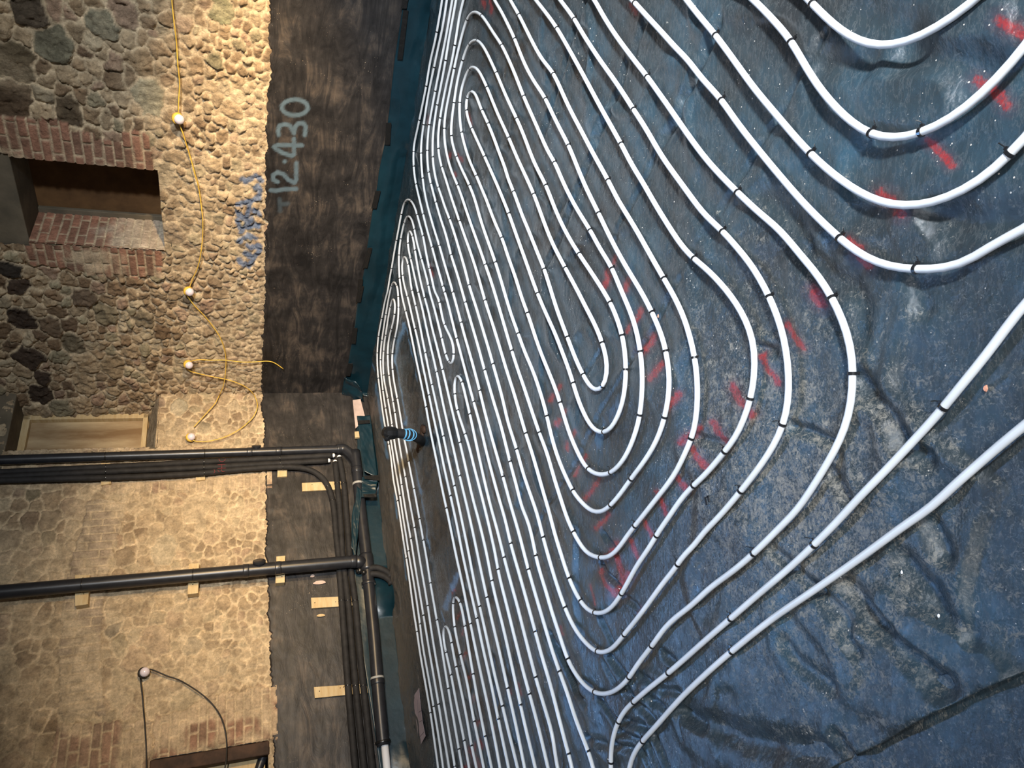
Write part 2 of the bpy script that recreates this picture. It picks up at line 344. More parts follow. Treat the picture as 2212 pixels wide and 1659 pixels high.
MAT = dict(
    wall=mat_attr_wall(), coat=mat_coat(), mem=mat_membrane(),
    pipe=plain('white_pipe', (0.60, 0.62, 0.635), 0.34, 0.5, var=0.10, scale=9),
    tie=plain('black_nylon', (0.012, 0.012, 0.013), 0.22, 0.7),
    drain=plain('black_drain_plastic', (0.020, 0.021, 0.025), 0.34, 0.5, var=0.25, scale=14),
    lag=plain('black_foam', (0.020, 0.019, 0.019), 0.72, 0.3, var=0.35, scale=18, bump=0.3, bscale=40),
    tape=plain('black_tape', (0.010, 0.010, 0.010), 0.30, 0.5, bump=0.4, bscale=30),
    teal=plain('clean_membrane', (0.005, 0.024, 0.035), 0.33, 0.5, var=0.3, scale=5, bump=0.35, bscale=9),
    pale=plain('pale_timber', (0.60, 0.47, 0.27), 0.65, 0.3, bump=0.2, bscale=40, col2=(0.50, 0.35, 0.17), scale=6, stretch=(1, 1, 6)),
    grey=plain('grey_timber', (0.16, 0.13, 0.09), 0.8, 0.2, bump=0.3, bscale=30, col2=(0.10, 0.085, 0.06), scale=5),
    ply=plain('brown_board', (0.16, 0.085, 0.035), 0.8, 0.2, col2=(0.085, 0.045, 0.02), scale=4, bump=0.15),
    board=plain('weathered_board', (0.52, 0.40, 0.24), 0.75, 0.2, col2=(0.24, 0.15, 0.075), scale=5, bump=0.2, stretch=(1, 1, .25)),
    darkwood=plain('dark_timber', (0.055, 0.028, 0.016), 0.7, 0.3, var=0.5, scale=9, bump=0.5, bscale=25),
    yellow=plain('yellow_rubber', (0.75, 0.48, 0.07), 0.45, 0.4),
    cable=plain('black_cable', (0.015, 0.013, 0.012), 0.5, 0.4),
    bulb=plain('opal_bulb', (0.74, 0.66, 0.72), 0.2, 0.6),
    white=plain('white_plastic', (0.85, 0.86, 0.88), 0.4, 0.5),
    band=plain('grey_clip', (0.36, 0.35, 0.32), 0.5, 0.5),
    pink=plain('pink_board', (0.55, 0.42, 0.36), 0.8, 0.2, var=0.2, scale=8),
    paper=plain('pink_paper', (0.42, 0.34, 0.36), 0.85, 0.2, var=0.15, scale=6),
    ink=plain('pencil', (0.12, 0.10, 0.11), 0.8, 0.1),
    bluecord=plain('blue_cord', (0.12, 0.38, 0.60), 0.5, 0.4),
    redpen=plain('red_pen', (0.22, 0.045, 0.05), 0.7, 0.2),
    terracotta=plain('terracotta', (0.55, 0.26, 0.17), 0.8, 0.2),
    black=plain('void', (0.01, 0.01, 0.01), 0.9, 0.1),
    concrete=plain('screed', (0.12, 0.12, 0.11), 0.9, 0.2, var=0.2),
    plaster=plain('upper_plaster', (0.10, 0.085, 0.06), 0.9, 0.1, var=0.3, scale=3),
)

def pts_in_poly(x, y, poly):
    poly = np.asarray(poly, float); c = np.zeros(x.shape, bool); n = len(poly)
    for i in range(n):
        x1, y1 = poly[i]; x2, y2 = poly[(i + 1) % n]
        k = ((y1 > y) != (y2 > y)) & (x < (x2 - x1) * (y - y1) / (y2 - y1 + 1e-12) + x1); c ^= k
    return c
def seg_dist(X, Y, L):
    D = np.full(X.shape, 1e9)
    for (x1, y1), (x2, y2) in zip(L[:-1], L[1:]):
        dx, dy = x2 - x1, y2 - y1; q = dx * dx + dy * dy + 1e-12
        t = np.clip(((X - x1) * dx + (Y - y1) * dy) / q, 0, 1)
        D = np.minimum(D, np.hypot(X - x1 - t * dx, Y - y1 - t * dy))
    return D

# ================================================================== WALLS
PAL = np.array([(0.42, 0.31, 0.19), (0.33, 0.23, 0.135), (0.25, 0.165, 0.095), (0.34, 0.285, 0.18), (0.40, 0.27, 0.18), (0.19, 0.125, 0.075), (0.47, 0.38, 0.25)])
MORT = np.array([0.66, 0.52, 0.34])
def masonry(name, pl, u0, u1, z0, z1, step, big, relief, smear, holes, bricks, vous, marks, seed, mat, smax=0.36, pale=0.0):
    nu = int((u1 - u0) / step) + 1; nz = int((z1 - z0) / step) + 1
    U, Z = np.meshgrid(np.linspace(u0, u1, nu), np.linspace(z0, z1, nz), indexing='ij'); U = U.ravel(); Z = Z.ravel()
    r = np.random.default_rng(seed)
    seeds = []                                            # u, z, size, aspect, colour
    for (px, py, sz, asp, col) in marks:
        q = pl.uz(px, py); seeds.append((q[0], q[1], sz, asp, col))
    tries = 0
    cell = {}
    def ok(u, z, s):
        for du in (-1, 0, 1):
            for dz in (-1, 0, 1):
                for (a, b, c) in cell.get((int(u / .3) + du, int(z / .3) + dz), ()):
                    if math.hypot((u - a), (z - b) * 1.25) < (s + c) * 0.88: return False
        return True
    for q in seeds: cell.setdefault((int(q[0] / .3), int(q[1] / .3)), []).append((q[0], q[1], q[2]))
    for k in range(26000):
        u = r.uniform(u0 - .1, u1 + .1); z = r.uniform(z0 - .1, z1 + .1)
        g = min(1, max(0, (z - 1.1) / 1.6)); s = big * (0.034 + 0.040 * g) * r.choice([0.62, 0.9, 1.3, 1.9], p=[.34, .34, .22, .10])
        if k > 9000: s = big * (0.022 + .02 * g)
        if ok(u, z, s):
            seeds.append((u, z, s, r.uniform(0.7, 1.15), None)); cell.setdefault((int(u / .3), int(z / .3)), []).append((u, z, s))
    SU = np.array([q[0] for q in seeds]); SZ = np.array([q[1] for q in seeds]); SS = np.array([q[2] for q in seeds]); SA = np.array([q[3] for q in seeds])
    wu = U + 0.034 * (fbm(U * 11, Z * 11, seed, 4) - .5) * 2; wz = Z + 0.034 * (fbm(U * 11 + 40, Z * 11, seed + 5, 4) - .5) * 2
    d1 = np.full(U.shape, 9.0); d2 = d1.copy(); ID = np.zeros(U.shape, int)
    order = np.argsort(SU)
    for c0 in np.arange(u0, u1 + 1e-6, 0.12):
        m = (U >= c0 - 1e-9) & (U < c0 + 0.12 - 1e-9)
        if not m.any(): continue
        ks = np.where((SU > c0 - 0.38) & (SU < c0 + 0.5))[0]
        du = np.abs(wu[m][:, None] - SU[ks][None]) / SA[ks]; dz = np.abs(wz[m][:, None] - SZ[ks][None]) * 1.2
        D = (0.55 * np.sqrt(du * du + dz * dz) + 0.45 * np.maximum(du, dz)) - SS[ks] * 0.62
        i1 = np.argmin(D, 1); a = D[np.arange(len(D)), i1]; D[np.arange(len(D)), i1] = 9; b = D.min(1)
        d1[m] = a; d2[m] = b; ID[m] = ks[i1]
    e = (d2 - d1)
    rs = np.random.default_rng(seed + 1)
    n = len(seeds)
    hi = rs.uniform(0.25, 1.0, n) ** 1.2; gx = rs.normal(0, .22, n); gz = rs.normal(0, .22, n)
    ci = rs.choice(len(PAL), n, p=[.28, .24, .14, .10, .10, .05, .09]); colr = PAL[ci] * rs.uniform(.8, 1.2, (n, 1))
    for k, q in enumerate(seeds):
        if q[4] is not None: colr[k] = q[4]
    colr = colr * (1 - pale) + np.array([0.52, 0.40, 0.26]) * pale
    mort = sst(0.008, 0.026, e)
    edge = sst(0.006, 0.032, e)
    rough = fbm(U * 26, Z * 26, seed + 9, 4) - .5; rough2 = fbm(U * 70, Z * 70, seed + 19, 3) - .5
    def facets(cs, sd_, amp):
        a = U / cs; b = Z / cs; i0 = np.floor(a).astype(np.int64); j0 = np.floor(b).astype(np.int64); bd = np.full(U.shape, 9.0); out = np.zeros(U.shape)
        for di in (-1, 0, 1):
            for dj in (-1, 0, 1):
                i_ = i0 + di; j_ = j0 + dj; sx_ = i_ + _h(i_, j_, sd_); sy_ = j_ + _h(i_, j_, sd_ + 1)
                d = (a - sx_) ** 2 + (b - sy_) ** 2; m = d < bd; bd = np.where(m, d, bd)
                g = amp * ((_h(i_, j_, sd_ + 2) - .5) * (a - sx_) + (_h(i_, j_, sd_ + 3) - .5) * (b - sy_) + .35 * (_h(i_, j_, sd_ + 4) - .5)); out = np.where(m, g, out)
        return out
    chis = facets(.075, seed + 60, 1.0) + facets(.035, seed + 70, .55)
    facet = gx[ID] * (U - SU[ID]) + gz[ID] * (Z - SZ[ID])
    hgt = relief * (edge * (0.15 + 0.75 * hi[ID]) + edge * facet * 9.0 + 0.80 * chis * (0.25 + 0.75 * edge) + 0.75 * rough * (0.6 + edge)) + relief * 0.30 * rough2
    hgt = hgt * (0.25 + 0.75 * sst(1.03, 1.14, Z))
    # smeared mortar hides stones
    sm = sst(0.36, 0.70, fbm(U * 3.2, Z * 3.2, seed + 31, 4) + smear(U, Z))
    w = np.clip(mort * (1 - smax * sm), 0, 1)[:, None]
    T = MORT * (0.85 + 0.3 * fbm(U * 5, Z * 5, seed + 3, 3))[:, None] * (1 - w) + colr[ID] * w
    tone = 0.78 + 0.5 * fbm(U * 12, Z * 12, seed + 41, 4); T = T * tone[:, None]
    hgt = hgt * (1 - 0.45 * sm)
    P2 = project(pl.ats(U, Z, np.zeros_like(U)))
    # brick areas
    for (poly, swap, ul, zl, red, wash) in bricks:
        m = pts_in_poly(P2[:, 0] + 5 * (fbm(U * 20, Z * 20, 3, 2) - .5) * 2, P2[:, 1] + 8 * (fbm(U * 20, Z * 20, 4, 2) - .5) * 2, poly)
        a, b = (Z, U) if swap else (U, Z)
        a = a + 0.006 * fbm(U * 15, Z * 15, 8, 2); b = b + 0.010 * fbm(U * 4, Z * 4, 9, 2)
        row = np.floor(b / zl); fx = (a / ul + 0.5 * (row % 2)) ; col = np.floor(fx); fx = (fx - col); fy = b / zl - row
        ed = np.minimum(np.minimum(fx, 1 - fx) * ul, np.minimum(fy, 1 - fy) * zl)
        bm = sst(0.003, 0.009, ed)
        rnd = _h(col.astype(np.int64), row.astype(np.int64), 5)
        bc = np.array([0.30, 0.125, 0.075]) * (0.65 + 0.7 * rnd)[:, None] * red + np.array([0.46, 0.37, 0.26]) * (1 - red)
        ws = sst(0.45, 0.65, fbm(U * 5, Z * 5, 77, 3) + wash)[:, None] * 0.75
        bc = bc * (1 - ws) + MORT * ws
        nc = MORT * (1 - bm[:, None]) + bc * bm[:, None]
        T[m] = nc[m] * tone[m][:, None]; hgt[m] = (0.012 + 0.012 * bm + 0.008 * rnd * bm + 0.006 * rough)[m]
    for f in vous: T = f(U, Z, P2, T)
    V = pl.ats(U, Z, hgt)
    uc = (U.reshape(nu, nz)[:-1, :-1] + U.reshape(nu, nz)[1:, 1:]) / 2; zc = (Z.reshape(nu, nz)[:-1, :-1] + Z.reshape(nu, nz)[1:, 1:]) / 2
    keep = np.ones(uc.shape, bool)
    for (a, b, c, d) in holes: keep &= ~((uc > a) & (uc < b) & (zc > c) & (zc < d))
    V, Fc, at = compact(V, grid_faces(nu, nz, keep), {'tint': T})
    return mesh(name, V, Fc, mat, attrs=at)

def brick_sheet(name, origin, ax, ay, la, lb, step, mat, parent, normal, red=0.8, wash=0.0):
    na = int(la / step) + 2; nb = int(lb / step) + 2
    A_, B_ = np.meshgrid(np.linspace(0, la, na), np.linspace(0, lb, nb), indexing='ij'); A_ = A_.ravel(); B_ = B_.ravel()
    ul, zl = 0.215, 0.066
    b = B_ + 0.008 * fbm(A_ * 5, B_ * 4, 9, 2); row = np.floor(b / zl); fx = A_ / ul + .5 * (row % 2); col = np.floor(fx); fx -= col; fy = b / zl - row
    ed = np.minimum(np.minimum(fx, 1 - fx) * ul, np.minimum(fy, 1 - fy) * zl); bm = sst(0.003, 0.009, ed)
    rnd = _h(col.astype(np.int64), row.astype(np.int64), 5)
    bc = np.array([0.36, 0.15, 0.09]) * (0.65 + 0.7 * rnd)[:, None] * red + np.array([0.46, 0.37, 0.26]) * (1 - red)
    T = MORT * (1 - bm[:, None]) + bc * bm[:, None]
    w = (wash * sst(.4, .7, 1 - B_ / lb + 0.3 * (fbm(A_ * 9, B_ * 9, 4, 3) - .5)))[:, None]
    T = T * (1 - w) + np.array([.62, .55, .43]) * w
    hg = 0.006 * bm + 0.006 * rnd * bm + 0.004 * fbm(A_ * 40, B_ * 40, 2, 3)
    V = np.asarray(origin)[None] + np.outer(A_, ax) + np.outer(B_, ay) + np.outer(hg, normal)
    o = mesh(name, V, grid_faces(na, nb), mat, attrs={'tint': T}); o.parent = parent; return o

# ---- right-hand wall (wall A)
A_J0, A_J1, A_SILL, A_HEAD = PA.uz(333, 365)[0], PA.uz(351, 537)[0], 1.868, 2.84
B_RE, B_SILL, B_BACKZ, B_HEAD = PB.uz(300, 969)[0], PB.uz(343, 880)[1], PB.uz(305, 960)[1], PB.uz(37, 856)[1]
darkc = (0.075, 0.05, 0.034); greenc = (0.33, 0.32, 0.22); tanc = (0.45, 0.33, 0.20)
marksA = [(118, 95, .17, .8, (0.20, 0.18, .12)), (228, 55, .15, .7, (0.24, 0.22, .15)), (25, 215, .19, .9, (.13, .085, .05)), (148, 238, .12, 1.2, (.14, .10, .06)),
          (322, 210, .15, 1.2, greenc), (480, 20, .11, 1.0, (0.25, 0.26, 0.15)), (45, 685, .14, .9, (.06, .04, .028)), (38, 620, .11, .8, darkc), (65, 768, .15, 1.1, darkc),
          (22, 582, .12, .9, (.05, .04, .03)), (88, 850, .15, 1.1, darkc), (95, 815, .10, .9, darkc), (185, 830, .15, 1.2, tanc), (245, 790, .14, 1.1, (.33, .24, .14)),
          (375, 505, .11, 1.0, (.30, .22, .15)), (230, 680, .12, 1.2, (.26, .21, .13)), (310, 690, .11, 1.0, (.24, .19, .12)), (60, 20, .15, 1, (.12, .09, .06)),
          (30, 130, .16, .9, (.16, .12, .07)), (275, 30, .12, 1, (.36, .25, .17)), (305, 135, .12, 1, (.37, .26, .15)), (470, 130, .07, 1, (.3, .26, .16)), (180, 640, .13, 1, (.2, .14, .09)),
          (110, 700, .10, 1, (.19, .13, .08)), (160, 740, .12, 1.1, (.2, .16, .1))]
def smearA(U, Z): return 0.08 - 0.22 * sst(1.6, 2.4, Z)
def blue_spray(U, Z, P2, T):
    L = [[(512, 440), (545, 432), (560, 425), (562, 410), (556, 402)], [(540, 440), (530, 475), (512, 455)], [(548, 452), (560, 462)], [(512, 475), (520, 492), (560, 485)],
         [(520, 500), (535, 480), (545, 472)], [(516, 520), (535, 508), (552, 514)], [(535, 530), (552, 535), (560, 530)], [(530, 545), (548, 556), (560, 540), (556, 528)], [(515, 560), (535, 575), (548, 560)],
         [(522, 386), (532, 392), (545, 383)], [(552, 378), (562, 385), (566, 390)], [(552, 405), (560, 414)]]
    D = np.full(len(T), 1e9)
    for l in L: D = np.minimum(D, seg_dist(P2[:, 0], P2[:, 1], l))
    m = (1 - sst(3.5, 8.0, D + 7 * (fbm(U * 30, Z * 30, 55, 3) - .5)))[:, None] * 0.85
    return T * (1 - m) + np.array([0.10, 0.17, 0.30]) * m
brickA = [([(-40, 245), (70, 250), (150, 262), (150, 280), (205, 285), (205, 300), (265, 303), (265, 280), (322, 288), (335, 370), (-40, 335)], False, .215, .0655, .8, -.12),
          ([(50, 520), (352, 535), (352, 580), (380, 600), (330, 595), (250, 592), (200, 588), (150, 575), (110, 575), (60, 560)], False, .215, .0655, .8, -.1)]
wallA = masonry('wall_right', PA, -0.9, UA_C + 0.42, 1.0, 3.5, 0.0105, 1.22, 0.036, smearA, [(A_J0, A_J1 - .010, A_SILL, A_HEAD + .6), (A_J0 - .02, A_J1 + .03, A_HEAD, A_HEAD + .6)], brickA, [blue_spray], marksA, 11, MAT['wall'])
tag(wallA, kind='structure')

# ---- left-hand wall (wall B)
L_J, L_BOT, L_TOP = PB.uz(450, 1622)[0], 1.075, PB.uz(330, 1650)[1]
marksB = [(355, 1000 + 190, .13, 1.2, (.40, .37, .27)), (425, 1100, .15, 1.1, (.52, .41, .27)), (65, 1130, .10, .9, (.17, .11, .07)), (105, 1125, .11, 1, (.22, .16, .10)),
          (72, 1070, .07, 1, (.10, .09, .05)), (20, 1165, .10, 1, (.11, .07, .045)), (105, 1165, .07, 1, (.26, .21, .13)), (400, 1525, .14, 1.1, (.30, .26, .17)), (290, 1425, .13, .8, (.42, .28, .18)),
          (340, 1385, .15, .9, (.50, .36, .24)), (355, 1290, .13, .9, (.48, .36, .22)), (160, 1100, .13, .8, (.33, .23, .15)), (390, 880, .09, 1.1, (.36, .34, .25)), (345, 865, .06, 1, (.18, .12, .10)),
          (395, 915, .08, 1, (.33, .25, .17)), (440, 925, .07, 1, (.22, .20, .14)), (480, 900, .10, 1, (.46, .35, .23)), (340, 930, .09, 1, (.34, .25, .15)), (405, 955, .07, 1, (.18, .13, .08)),
          (245, 1365, .06, 1, (.16, .15, .12)), (420, 1395, .09, 1, (.22, .20, .15)), (485, 1440, .06, 1, (.22, .20, .15)), (460, 1485, .05, 1, (.2, .12, .09))]
def smearB(U, Z): return 0.14 - 0.10 * sst(2.2, 2.7, Z) * sst(1.6, 0.3, U) - 0.10 * sst(.9, .2, U)
brickB = [([(375, 1655), (330, 1640), (335, 1545), (380, 1540), (400, 1530), (470, 1500), (600, 1480), (600, 1600), (440, 1620), (420, 1665)], False, .215, .066, .65, .06),
          ([(215, 1028), (600, 1018), (600, 1060), (410, 1060), (350, 1063), (220, 1062)], False, .2, .066, .42, .1),
          ([(262, 1080), (278, 1085), (262, 1140), (245, 1195), (232, 1250), (222, 1320), (218, 1400), (224, 1500), (228, 1545), (130, 1545), (128, 1450), (132, 1350), (145, 1250), (170, 1170), (190, 1080)], True, .20, .072, .12, .05),
          ([(120, 1560), (330, 1560), (320, 1665), (110, 1665)], False, .215, .07, .5, .05), ([(20, 972), (200, 968), (440, 965), (440, 975), (20, 985)], False, .1, .066, .3, .1)]
wallB = masonry('wall_left', PB, UB_C, 4.6, 1.0, 3.5, 0.0105, 1.30, 0.027, smearB, [(-1, B_RE, B_SILL, B_HEAD), (L_J, 9, L_BOT, L_TOP)], brickB, [], marksB, 23, MAT['wall'], 0.50, 0.34)
tag(wallB, kind='structure')

# ---- bituminous coat on the bottom metre of both walls
def coat(name, pl, u0, u1, zt, seed, parent, paint=None, off=0.026):
    st = 0.011; nu = int((u1 - u0) / st) + 1; nz = 104
    t = np.linspace(0, 1, nz); us = np.linspace(u0, u1, nu)
    top = zt(us) + 0.026 * (fbm(us * 7, us * 0, seed, 4) - .5) * 2 + 0.018 * (fbm(us * 45, us * 0 + 3, seed, 3) - .5) * 2
    U = np.repeat(us, nz); Z = (top[:, None] * t[None]).ravel()
    h = off + 0.007 * (fbm(U * 3, Z * 6, seed + 2, 4) - .5) * 2 + 0.003 * (fbm(U * 25, Z * 40, seed + 4, 3) - .5)
    h = h - (np.tile(t, nu) > 0.999) * 0.035 + 0.008 * (fbm(U * 14, Z * 14, seed + 7, 3) - .5) * sst(.85, 1, Z)
    V = pl.ats(U, Z, h)
    at = {'uvz': np.column_stack([U, Z, U * 0])}
    if paint is not None:
        P2 = project(V); at['paint'] = paint(U, Z, P2)
    else: at['paint'] = U * 0
    o = mesh(name, V, grid_faces(nu, nz), MAT['coat'], attrs=at); o.parent = parent; return o
def number_paint(U, Z, P2):
    L = [[(605, 254), (611, 243), (622, 235), (640, 233), (655, 237), (663, 245), (663, 252)], [(663, 252), (655, 247 + 3), (655, 249)],
         # 0
         ]
    zero = [(637 + 28 * math.cos(t), 232 + 17 * math.sin(t)) for t in np.linspace(0, 2 * math.pi, 25)]
    three = [(602, 292), (601, 282), (604, 271), (616, 268), (627, 272), (634, 286), (635, 288), (637, 274), (645, 266), (655, 266), (661, 274), (658, 292)]
    four = [(652, 314), (600, 313), (592, 317), (598, 323), (612, 331), (630, 337), (635, 334), (635, 300)]
    two = [(600, 393), (590, 388), (590, 378), (600, 372), (612, 376), (622, 388), (636, 395), (640, 388), (640, 352)]
    one = [(585, 411), (596, 412), (612, 409), (640, 408)]
    tee = [[(604, 430), (605, 456)], [(604, 441), (614, 441), (622, 440)]]
    D = np.full(len(U), 1e9)
    for l in [zero, three, four, two, one]: D = np.minimum(D, seg_dist(P2[:, 0], P2[:, 1], l))
    D = np.minimum(D, np.hypot(P2[:, 0] - 615, P2[:, 1] - 349))
    m = 1 - sst(2.8, 6.0, D)
    Dt = np.full(len(U), 1e9)
    for l in tee: Dt = np.minimum(Dt, seg_dist(P2[:, 0], P2[:, 1], l))
    m = np.maximum(m, 0.35 * (1 - sst(2, 7, Dt)))
    return m * (0.75 + 0.4 * fbm(U * 30, Z * 30, 3, 3))
coat('black_coating', PA, -0.9, UA_C - 0.01, lambda u: 1.082 + 0 * u, 61, wallA, number_paint)
coat('black_coating', PB, UB_C + 0.01, 4.6, lambda u: 1.078 - 0.012 * u, 83, wallB)

# ---- high window in the right-hand wall
def solve_depth(pl, u, z, target_y, lo=0.02, hi=1.5):
    for _ in range(40):
        m = (lo + hi) / 2
        if project(pl.at(u, z, -m))[0, 1] > target_y: lo = m
        else: hi = m
    return (lo + hi) / 2
DA = solve_depth(PA, A_J1, A_SILL, 476)
up = np.array([0, 0, 1.0]); nA = np.array([*PA.n, 0]); dA = np.array([*PA.d, 0]); nB = np.array([*PB.n, 0]); dB = np.array([*PB.d, 0])
def pbox(pl, u0, u1, z0, z1, o0, o1):
    c = pl.at((u0 + u1) / 2, (z0 + z1) / 2, (o0 + o1) / 2); d = np.array([*pl.d, 0]); n = np.array([*pl.n, 0])
    return c, d * (u1 - u0) / 2, n * (o1 - o0) / 2, up * (z1 - z0) / 2
w1 = MB().box(*pbox(PA, A_J0 - .05, A_J1 + .05, A_SILL - .05, A_HEAD + .15, -DA - 0.05, -DA - .0)).build('window_1', MAT['ply'], None, False); tag(w1, kind='structure')
wj = brick_sheet('brick_reveal', PA.at(A_J1, A_SILL, -DA), nA, up, DA + 0.036, A_HEAD - A_SILL, 0.008, MAT['wall'], w1, -dA, 0.85, 0.75)
MB().box(*pbox(PA, A_J0 - .03, A_J0, A_SILL - .03, A_HEAD, -DA, -.004)).build('reveal', MAT['plaster'], w1, False)
MB().box(*pbox(PA, A_J0 - .03, A_J1 + .02, A_SILL - .06, A_SILL, -DA, -.002)).build('window_sill', MAT['plaster'], w1, False, 0.01)
m = MB(); m.box(*pbox(PA, A_J1 - .055, A_J1 - .004, A_SILL, A_HEAD, -DA, -DA + .035)); m.box(*pbox(PA, A_J0, A_J1, A_SILL, A_SILL + .05, -DA, -DA + .03)); m.build('window_frame', MAT['grey'], w1, False, .004)
lt = MB(); lt.box(*pbox(PA, A_J0 - .04, A_J1 + .05, A_HEAD, A_HEAD + .66, -DA, .0)); lt.build('lintel', MAT['grey'], w1, False, .008)

# ---- boarded window in the corner of the left-hand wall
DB = abs(np.dot(PA.hit(305, 899)[:2] - PB.P, PB.n))
w2 = MB().box(*pbox(PB, -.5, B_RE + .05, B_BACKZ - .1, B_HEAD + .3, -DB - .05, -DB - .01)).build('window_2', MAT['board'], None, False); tag(w2, kind='structure')
# clip the board where the right-hand wall runs on behind the corner
uc_ = np.dot(PA.hit(305, 899)[:2] - PB.P, PB.d)
m = MB(); m.box(*pbox(PB, uc_ - .0, uc_ + .055, B_BACKZ, B_HEAD, -DB - .01, -DB + .05)); m.box(*pbox(PB, uc_, B_RE, B_BACKZ, B_BACKZ + .045, -DB - .01, -DB + .05)); m.box(*pbox(PB, B_RE - .03, B_RE, B_BACKZ, B_HEAD, -DB - .01, -DB + .05))
m.box(*pbox(PB, uc_, B_RE, B_HEAD - .06, B_HEAD, -DB - .01, -DB + .05)); m.build('window_frame', MAT['pale'], w2, False, .004)
# splayed stone sill
a0, a1, b0, b1 = PB.at(UB_C - .1, B_SILL, .015), PB.at(B_RE, B_SILL - .01, .015), PB.at(uc_ - .1, B_BACKZ, -DB), PB.at(B_RE, B_BACKZ, -DB)
n_ = 40; V = []; T_ = []
for i in range(n_ + 1):
    for j in range(n_ + 1):
        s_, t_ = i / n_, j / n_; p = (a0 * (1 - s_) + a1 * s_) * (1 - t_) + (b0 * (1 - s_) + b1 * s_) * t_
        k = fbm(np.array([s_ * 6]), np.array([t_ * 5]), 5, 4)[0]; V.append(p + up * 0.03 * (k - .5)); c = 0.5 + k; T_.append((.32 * c, .27 * c, .20 * c))
o = mesh('window_sill', np.array(V), grid_faces(n_ + 1, n_ + 1), MAT['wall'], attrs={'tint': np.array(T_)}); o.parent = w2
MB().box(*pbox(PB, B_RE, B_RE + .04, B_BACKZ - .25, B_HEAD, -DB, .010)).build('reveal', MAT['plaster'], w2, False)
m = MB(); m.box(*pbox(PB, UB_C - .3, B_RE + .3, B_HEAD, B_HEAD + .16, -DB, .015)); m.build('lintel', MAT['grey'], w2, False, .01)

# ---- small opening at the left edge of the left-hand wall, with its dark post
op = MB(); op.box(*pbox(PB, L_J - .07, L_J + 1.1, L_BOT - .06, L_TOP + .1, -.42, -.36)); o3 = op.build('window_3', MAT['plaster'], None, False); tag(o3, kind='structure')
m = MB(); m.box(*pbox(PB, L_J - .0, L_J + .10, L_BOT - .01, L_TOP + .02, -.20, .012)); m.build('window_frame', MAT['darkwood'], o3, False, .008)
m = MB(); m.box(*pbox(PB, L_J + .10, L_J + .20, L_BOT + .02, L_TOP - .12, -.30, -.09)); m.build('timber_lining', MAT['pale'], o3, False, .006)
m = MB(); m.box(*pbox(PB, L_J - .0, 4.6, L_BOT - .08, L_BOT, -.36, .0)); m.build('window_sill', MAT['grey'], o3, False, .01)

# ---- rest of the room shell
m = MB(); m.box(*pbox(PB, UB_C - .0, 4.6, 3.5, 4.6, -.25, -.0)); o = m.build('wall_left_upper', MAT['plaster'], None, False); tag(o, kind='structure')
m = MB(); m.box(*pbox(PA, -.9, UA_C, 3.5, 4.6, -.25, -.0)); o = m.build('wall_right_upper', MAT['plaster'], None, False); tag(o, kind='structure')

# ================================================================== FLOOR
TS = {'T1': (860, 0, 6.9125), 'T2': (860, 220, 6.9125), 'T3': (800, 420, 6.9125), 'T4': (780, 620, 6.9125), 'T5': (800, 820, 6.9125), 'T6': (820, 1020, 6.9125),
      'T7': (860, 1220, 6.9125), 'T8': (880, 1419, 6.9125), 'M1': (1080, 0, 5.267), 'M2': (1080, 300, 5.267), 'M3': (1080, 600, 5.267), 'M4': (1080, 900, 5.267),
      'M5': (1080, 1200, 5.267), 'M6': (1180, 1400, 6.406), 'R1': (1480, 0, 3.022), 'R2': (1480, 530, 3.016), 'R3': (1480, 1080, 2.865)}
def tl(k, s):
    ox, oy, sc = TS[k]; v = [float(q) for q in s.replace(',', ' ').split()]
    return [(ox + v[i] / sc, oy + v[i + 1] / sc) for i in range(0, len(v), 2)]
YR = {'T1': (-99, 232), 'T2': (232, 432), 'T3': (432, 632), 'T4': (632, 832), 'T5': (832, 1030), 'T6': (1030, 1230), 'T7': (1230, 1430), 'T8': (1430, 1900),
      'M1': (-99, 307), 'M2': (307, 607), 'M3': (607, 907), 'M4': (907, 1207), 'M5': (1207, 1459), 'M6': (1459, 1900), 'R1': (-99, 540), 'R2': (540, 1080), 'R3': (1080, 1900)}
def valid(k, x, y):
    a, b = YR[k]
    if not (a <= y < b): return False
    if k[0] == 'T': return x < 1095 or (k == 'T8' and y >= 1459 and x < 1198)
    if k[0] == 'M': return (x >= 1095 if y < 1459 else x >= 1198) and x < 1497
    return x >= 1497

